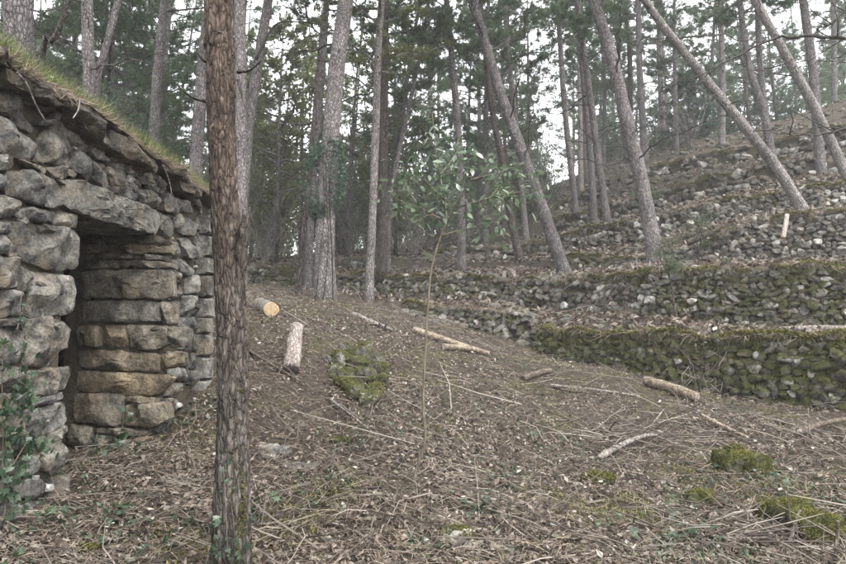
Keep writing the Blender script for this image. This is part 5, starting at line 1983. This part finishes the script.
def litter():
    r = np.random.default_rng(606)
    # dead leaves
    bag = Bag()
    x, y = scatter(125000, r)
    nm = normals(x, y)
    dens = fbm(np.stack([x * .9, y * .9, x * 0], -1), 71, 3)
    fm = moss_field(x, y)
    k = (dens > r.uniform(-1.4, .5, len(x))) & (fm < .35 + r.uniform(0, .4, len(x)))
    x, y, nm = x[k], y[k], nm[k]
    z = H(x, y) + r.uniform(0, 1, len(x)) ** 2 * .045
    tang = np.cross(nm, r.normal(size=nm.shape))
    d = unit(tang) + nm * r.normal(size=len(x))[:, None] * .5
    sz = np.where(r.random(len(x)) < .25, 1.35, .8)
    pts = np.stack([x, y, z], -1)
    for m, l, w in ((r.random(len(x)) < .65, .036, .010), (None, .046, .016)):
        if m is None:
            m = ~last
        last = m
        n = m.sum()
        dd = unit(d[m])
        s = unit(np.cross(dd, nm[m] + r.normal(size=(n, 3)) * .35))
        u = np.cross(s, dd)
        L = (l * r.uniform(.55, 1.3, n))[:, None]
        W = (w * r.uniform(.5, 1.3, n))[:, None]
        cu = r.normal(size=(n, 1)) * .8
        p = pts[m]
        v = np.stack([p, p + dd * L * .4 + s * W + u * W * cu, p + dd * L * .4 - s * W + u * W * cu, p + dd * L * .45, p + dd * L + u * W * cu], 1)
        i = np.arange(n)[:, None] * 5
        bag.add(v.reshape(-1, 3), np.concatenate([i + [0, 1, 3], i + [0, 3, 2], i + [1, 4, 3], i + [2, 3, 4]], 0))
    # farther terraces: coarser scatter
    n = 62000
    yy = np.where(r.random(n) < .7, r.uniform(8, 19, n), r.uniform(19, 36, n))
    xx = r.uniform(-.8, .85, n) * yy
    kk = yy > wall_at(0, xx)[0] + .1
    xx, yy = xx[kk], yy[kk]
    n = len(xx)
    p = np.stack([xx, yy, H(xx, yy) + .01], -1)
    leaf_quads(bag, p + UP * r.uniform(0, .05, n)[:, None], r.normal(size=(n, 3)) * np.array([1, 1, .4]), .15, .032, r)
    o = link("leaf_litter", bag.mesh("leaf_litter", LITTER))
    tag(o, "brown dead leaves strewn over the forest floor", "leaves", None, "stuff")
    # straw-like needles and thin twigs
    bag = Bag()
    x, y = scatter(52000, r, power=1.4)
    n = len(x)
    nm = normals(x, y)
    d = unit(np.cross(nm, r.normal(size=(n, 3)))) + nm * (r.normal(size=n) * .16)[:, None]
    d = unit(d)
    s = unit(np.cross(d, nm + r.normal(size=(n, 3)) * .5))
    L = r.gamma(2.0, .035, n)[:, None] + .03
    W = r.uniform(.0008, .0018, n)[:, None]
    p = np.stack([x, y, H(x, y) + r.uniform(.005, .04, n)], -1)
    v = np.stack([p - s * W, p + s * W, p + d * L * .5 + s * W + nm * .006, p + d * L * .5 - s * W + nm * .006, p + d * L + s * W * .4, p + d * L - s * W * .4], 1)
    i = np.arange(n)[:, None] * 6
    bag.add(v.reshape(-1, 3), np.concatenate([i + [0, 1, 2, 3], i + [3, 2, 4, 5]], 0))
    o = link("needle_litter", bag.mesh("needle_litter", STRAW))
    tag(o, "dry straw-coloured needles and stalks covering the ground", "needles", None, "stuff")
    # real twigs, three-sided, slightly crooked
    bag = Bag()
    x, y = scatter(24000, r, power=1.2, y1=15)
    n = len(x)
    nm = normals(x, y)
    clump = fbm(np.stack([x * .7, y * .7, x * 0], -1), 81, 2)
    k = clump > r.uniform(-1.3, .6, n)
    x, y, nm = x[k], y[k], nm[k]
    n = len(x)
    d = unit(np.cross(nm, unit(r.normal(size=(n, 3)))) + nm * (np.abs(r.normal(size=n)) * .13)[:, None])
    L = np.minimum(r.gamma(1.8, .08, n), .6)[:, None] + .05
    big = (r.random(n) < .035) & (x > -1.5) & (y > 3.6)
    L[big] = r.uniform(.4, 1.1, (big.sum(), 1))
    R = (.0016 + .0085 * L[:, 0] * r.uniform(.4, 1.2, n))[:, None]
    R = np.minimum(R, .0055)
    R[big] = r.uniform(.004, .008, (big.sum(), 1))
    p0 = np.stack([x, y, H(x, y) + .008 + np.abs(r.normal(size=n)) * .018], -1)
    side = np.cross(nm, d)
    p1 = p0 + d * L * .5 + side * L * r.normal(size=(n, 1)) * .11 + nm * .012
    p2 = p0 + d * L + side * L * r.normal(size=(n, 1)) * .10
    V = []
    for pc, rr in ((p0, R), (p1, R * .85), (p2, R * .4)):
        for a in range(3):
            V.append(pc + side * rr * math.cos(a * 2.094) + nm * rr * math.sin(a * 2.094))
    V = np.stack(V, 1)
    i = np.arange(n)[:, None] * 9
    fs = []
    for q in (0, 3):
        for a in range(3):
            fs.append(i + [q + a, q + (a + 1) % 3, q + 3 + (a + 1) % 3, q + 3 + a])
    bag.add(V.reshape(-1, 3), np.concatenate(fs, 0))
    o = link("twig_litter", bag.mesh("twig_litter", TWIG))
    tag(o, "tangle of fallen twigs and brushwood on the clearing floor", "twigs", None, "stuff")
    # moss and sparse grass on the floor
    bag = Bag()
    x, y = scatter(90000, r, y0=2.4, y1=16, power=1.2)
    f = moss_field(x, y)
    k = f > .22 + r.uniform(0, .4, len(x))
    x, y, f = x[k], y[k], f[k]
    p = np.stack([x, y, H(x, y) + .006 + .03 * np.clip(f - .3, 0, 1)], -1)
    blades(bag, p, np.tile(UP, (len(x), 1)), .030, .0065, r, 0, .7)
    o = link("moss_patches", bag.mesh("moss_patches", MOSS))
    o.name = "ground_moss"
    tag(o, "olive moss patches spread over the forest floor", "moss", None, "stuff")
    # low green weeds between the leaves
    bag = Bag()
    x, y = scatter(26000, r, y0=2.4, y1=14, power=1.3)
    f = fbm(np.stack([x * 1.6, y * 1.6, x * 0 + 9], -1), 95, 4) + .25 * (x < -1.2) * (y < 6)
    k = f > .18 + r.uniform(0, .5, len(x))
    x, y = x[k], y[k]
    leaf_quads(bag, np.stack([x, y, H(x, y) + r.uniform(.01, .05, len(x))], -1), r.normal(size=(len(x), 3)) + UP * .5, .034, .012, r)
    o = link("weeds", bag.mesh("weeds", IVY))
    o.name = "ground_cover"
    tag(o, "small dark green weeds and seedlings among the dead leaves", "weeds", None, "stuff")
    # small chips of stone
    bag = Bag()
    n = 900
    x, y = scatter(n, r, y1=14, power=1.2)
    for a, b_ in zip(x, y):
        s = r.uniform(.008, .035)
        bag.add(rock_verts(ICO1, r, 7) * np.array([s, s, s * .6]) + [a, b_, Hs(a, b_) + s * .25], ICO1[1])
    # rubble on the slopes between the upper walls
    n = 1500
    yy = r.uniform(12, 33, n)
    xx = r.uniform(-.05, .8, n) * yy
    zz = H(xx, yy)
    for a, b_, c_ in zip(xx, yy, zz):
        s = r.uniform(.04, .14)
        bag.add(rock_verts(ICO1, r, 7) * np.array([s, s, s * .7]) + [a, b_, c_ + s * .2], ICO1[1])
    o = link("loose_stones", bag.mesh("loose_stones", STONE_TERR))
    o.name = "gravel"
    o["moss"] = .25
    tag(o, "loose stone chips scattered over ground and slopes", "gravel", None, "stuff")


litter()


def brush_pile(px, py, n, size, seed, label, name="brush_pile", vertical=.3):
    """heap of thin dry twigs"""
    r = np.random.default_rng(seed)
    g = hit(px, py)
    bag = Bag()
    for k in range(n):
        a = g + np.array([r.normal() * size[0] * .4, r.normal() * size[1] * .4, abs(r.normal()) * size[2] * .4])
        d = unit(np.array([r.normal(), r.normal() * .7, r.normal() * vertical]))
        l = r.uniform(.2, .6) * size[0]
        b_ = a + d * l
        b_[2] = max(b_[2], Hs(b_[0], b_[1]) + .01)
        a[2] = max(a[2], Hs(a[0], a[1]) + .01)
        m = (a + b_) / 2 + r.normal(size=3) * .03
        add_tube(bag, np.stack([a, m, b_]), np.array([.0045, .004, .002]) * r.uniform(.6, 1.6), 4)
    root = thing(name, g, label, "brushwood")
    o = link("twigs", bag.mesh("twigs", TWIG), root)
    o.name = "twig_tangle"
    o["kind"] = "stuff"


brush_pile(722, 392, 220, (.5, .35, .85), 1, "tangle of dry purplish brushwood hanging down the lowest wall", vertical=1.6)
brush_pile(735, 540, 120, (.8, .5, .15), 2, "loose pile of thin sticks left of the corner moss cushions")
brush_pile(610, 440, 90, (1.1, .6, .15), 3, "scattered heap of grey brushwood in the middle of the clearing")
brush_pile(440, 320, 80, (1.3, .8, .15), 4, "brushwood lying on the short low mossy wall")
brush_pile(610, 300, 90, (1.4, .8, .25), 5, "brown brush spilling over the collapsed gap of the second wall")

# ------------------------------------------------------------------ haze
def haze():
    x0, x1, y0, y1, z0, z1 = -170, 170, -170, 190, -4.5, 42
    v = [(x, y, z) for z in (z0, z1) for x, y in ((x0, y0), (x1, y0), (x1, y1), (x0, y1))]
    f = [(0, 3, 2, 1), (4, 5, 6, 7), (0, 1, 5, 4), (1, 2, 6, 5), (2, 3, 7, 6), (3, 0, 4, 7)]
    m = bpy.data.materials.new("haze")
    m.use_nodes = True
    nt = m.node_tree
    nt.nodes.clear()
    out = nt.nodes.new("ShaderNodeOutputMaterial")
    pv = nt.nodes.new("ShaderNodeVolumePrincipled")
    pv.inputs['Color'].default_value = (0.93, 0.96, 0.97, 1)
    pv.inputs['Density'].default_value = 0.0017
    nt.links.new(pv.outputs[0], out.inputs['Volume'])
    o = link("haze", mesh("haze", np.array(v, float), np.array(f), m))
    tag(o, "thin pale haze hanging in the wood", "haze", None, "stuff")


haze()
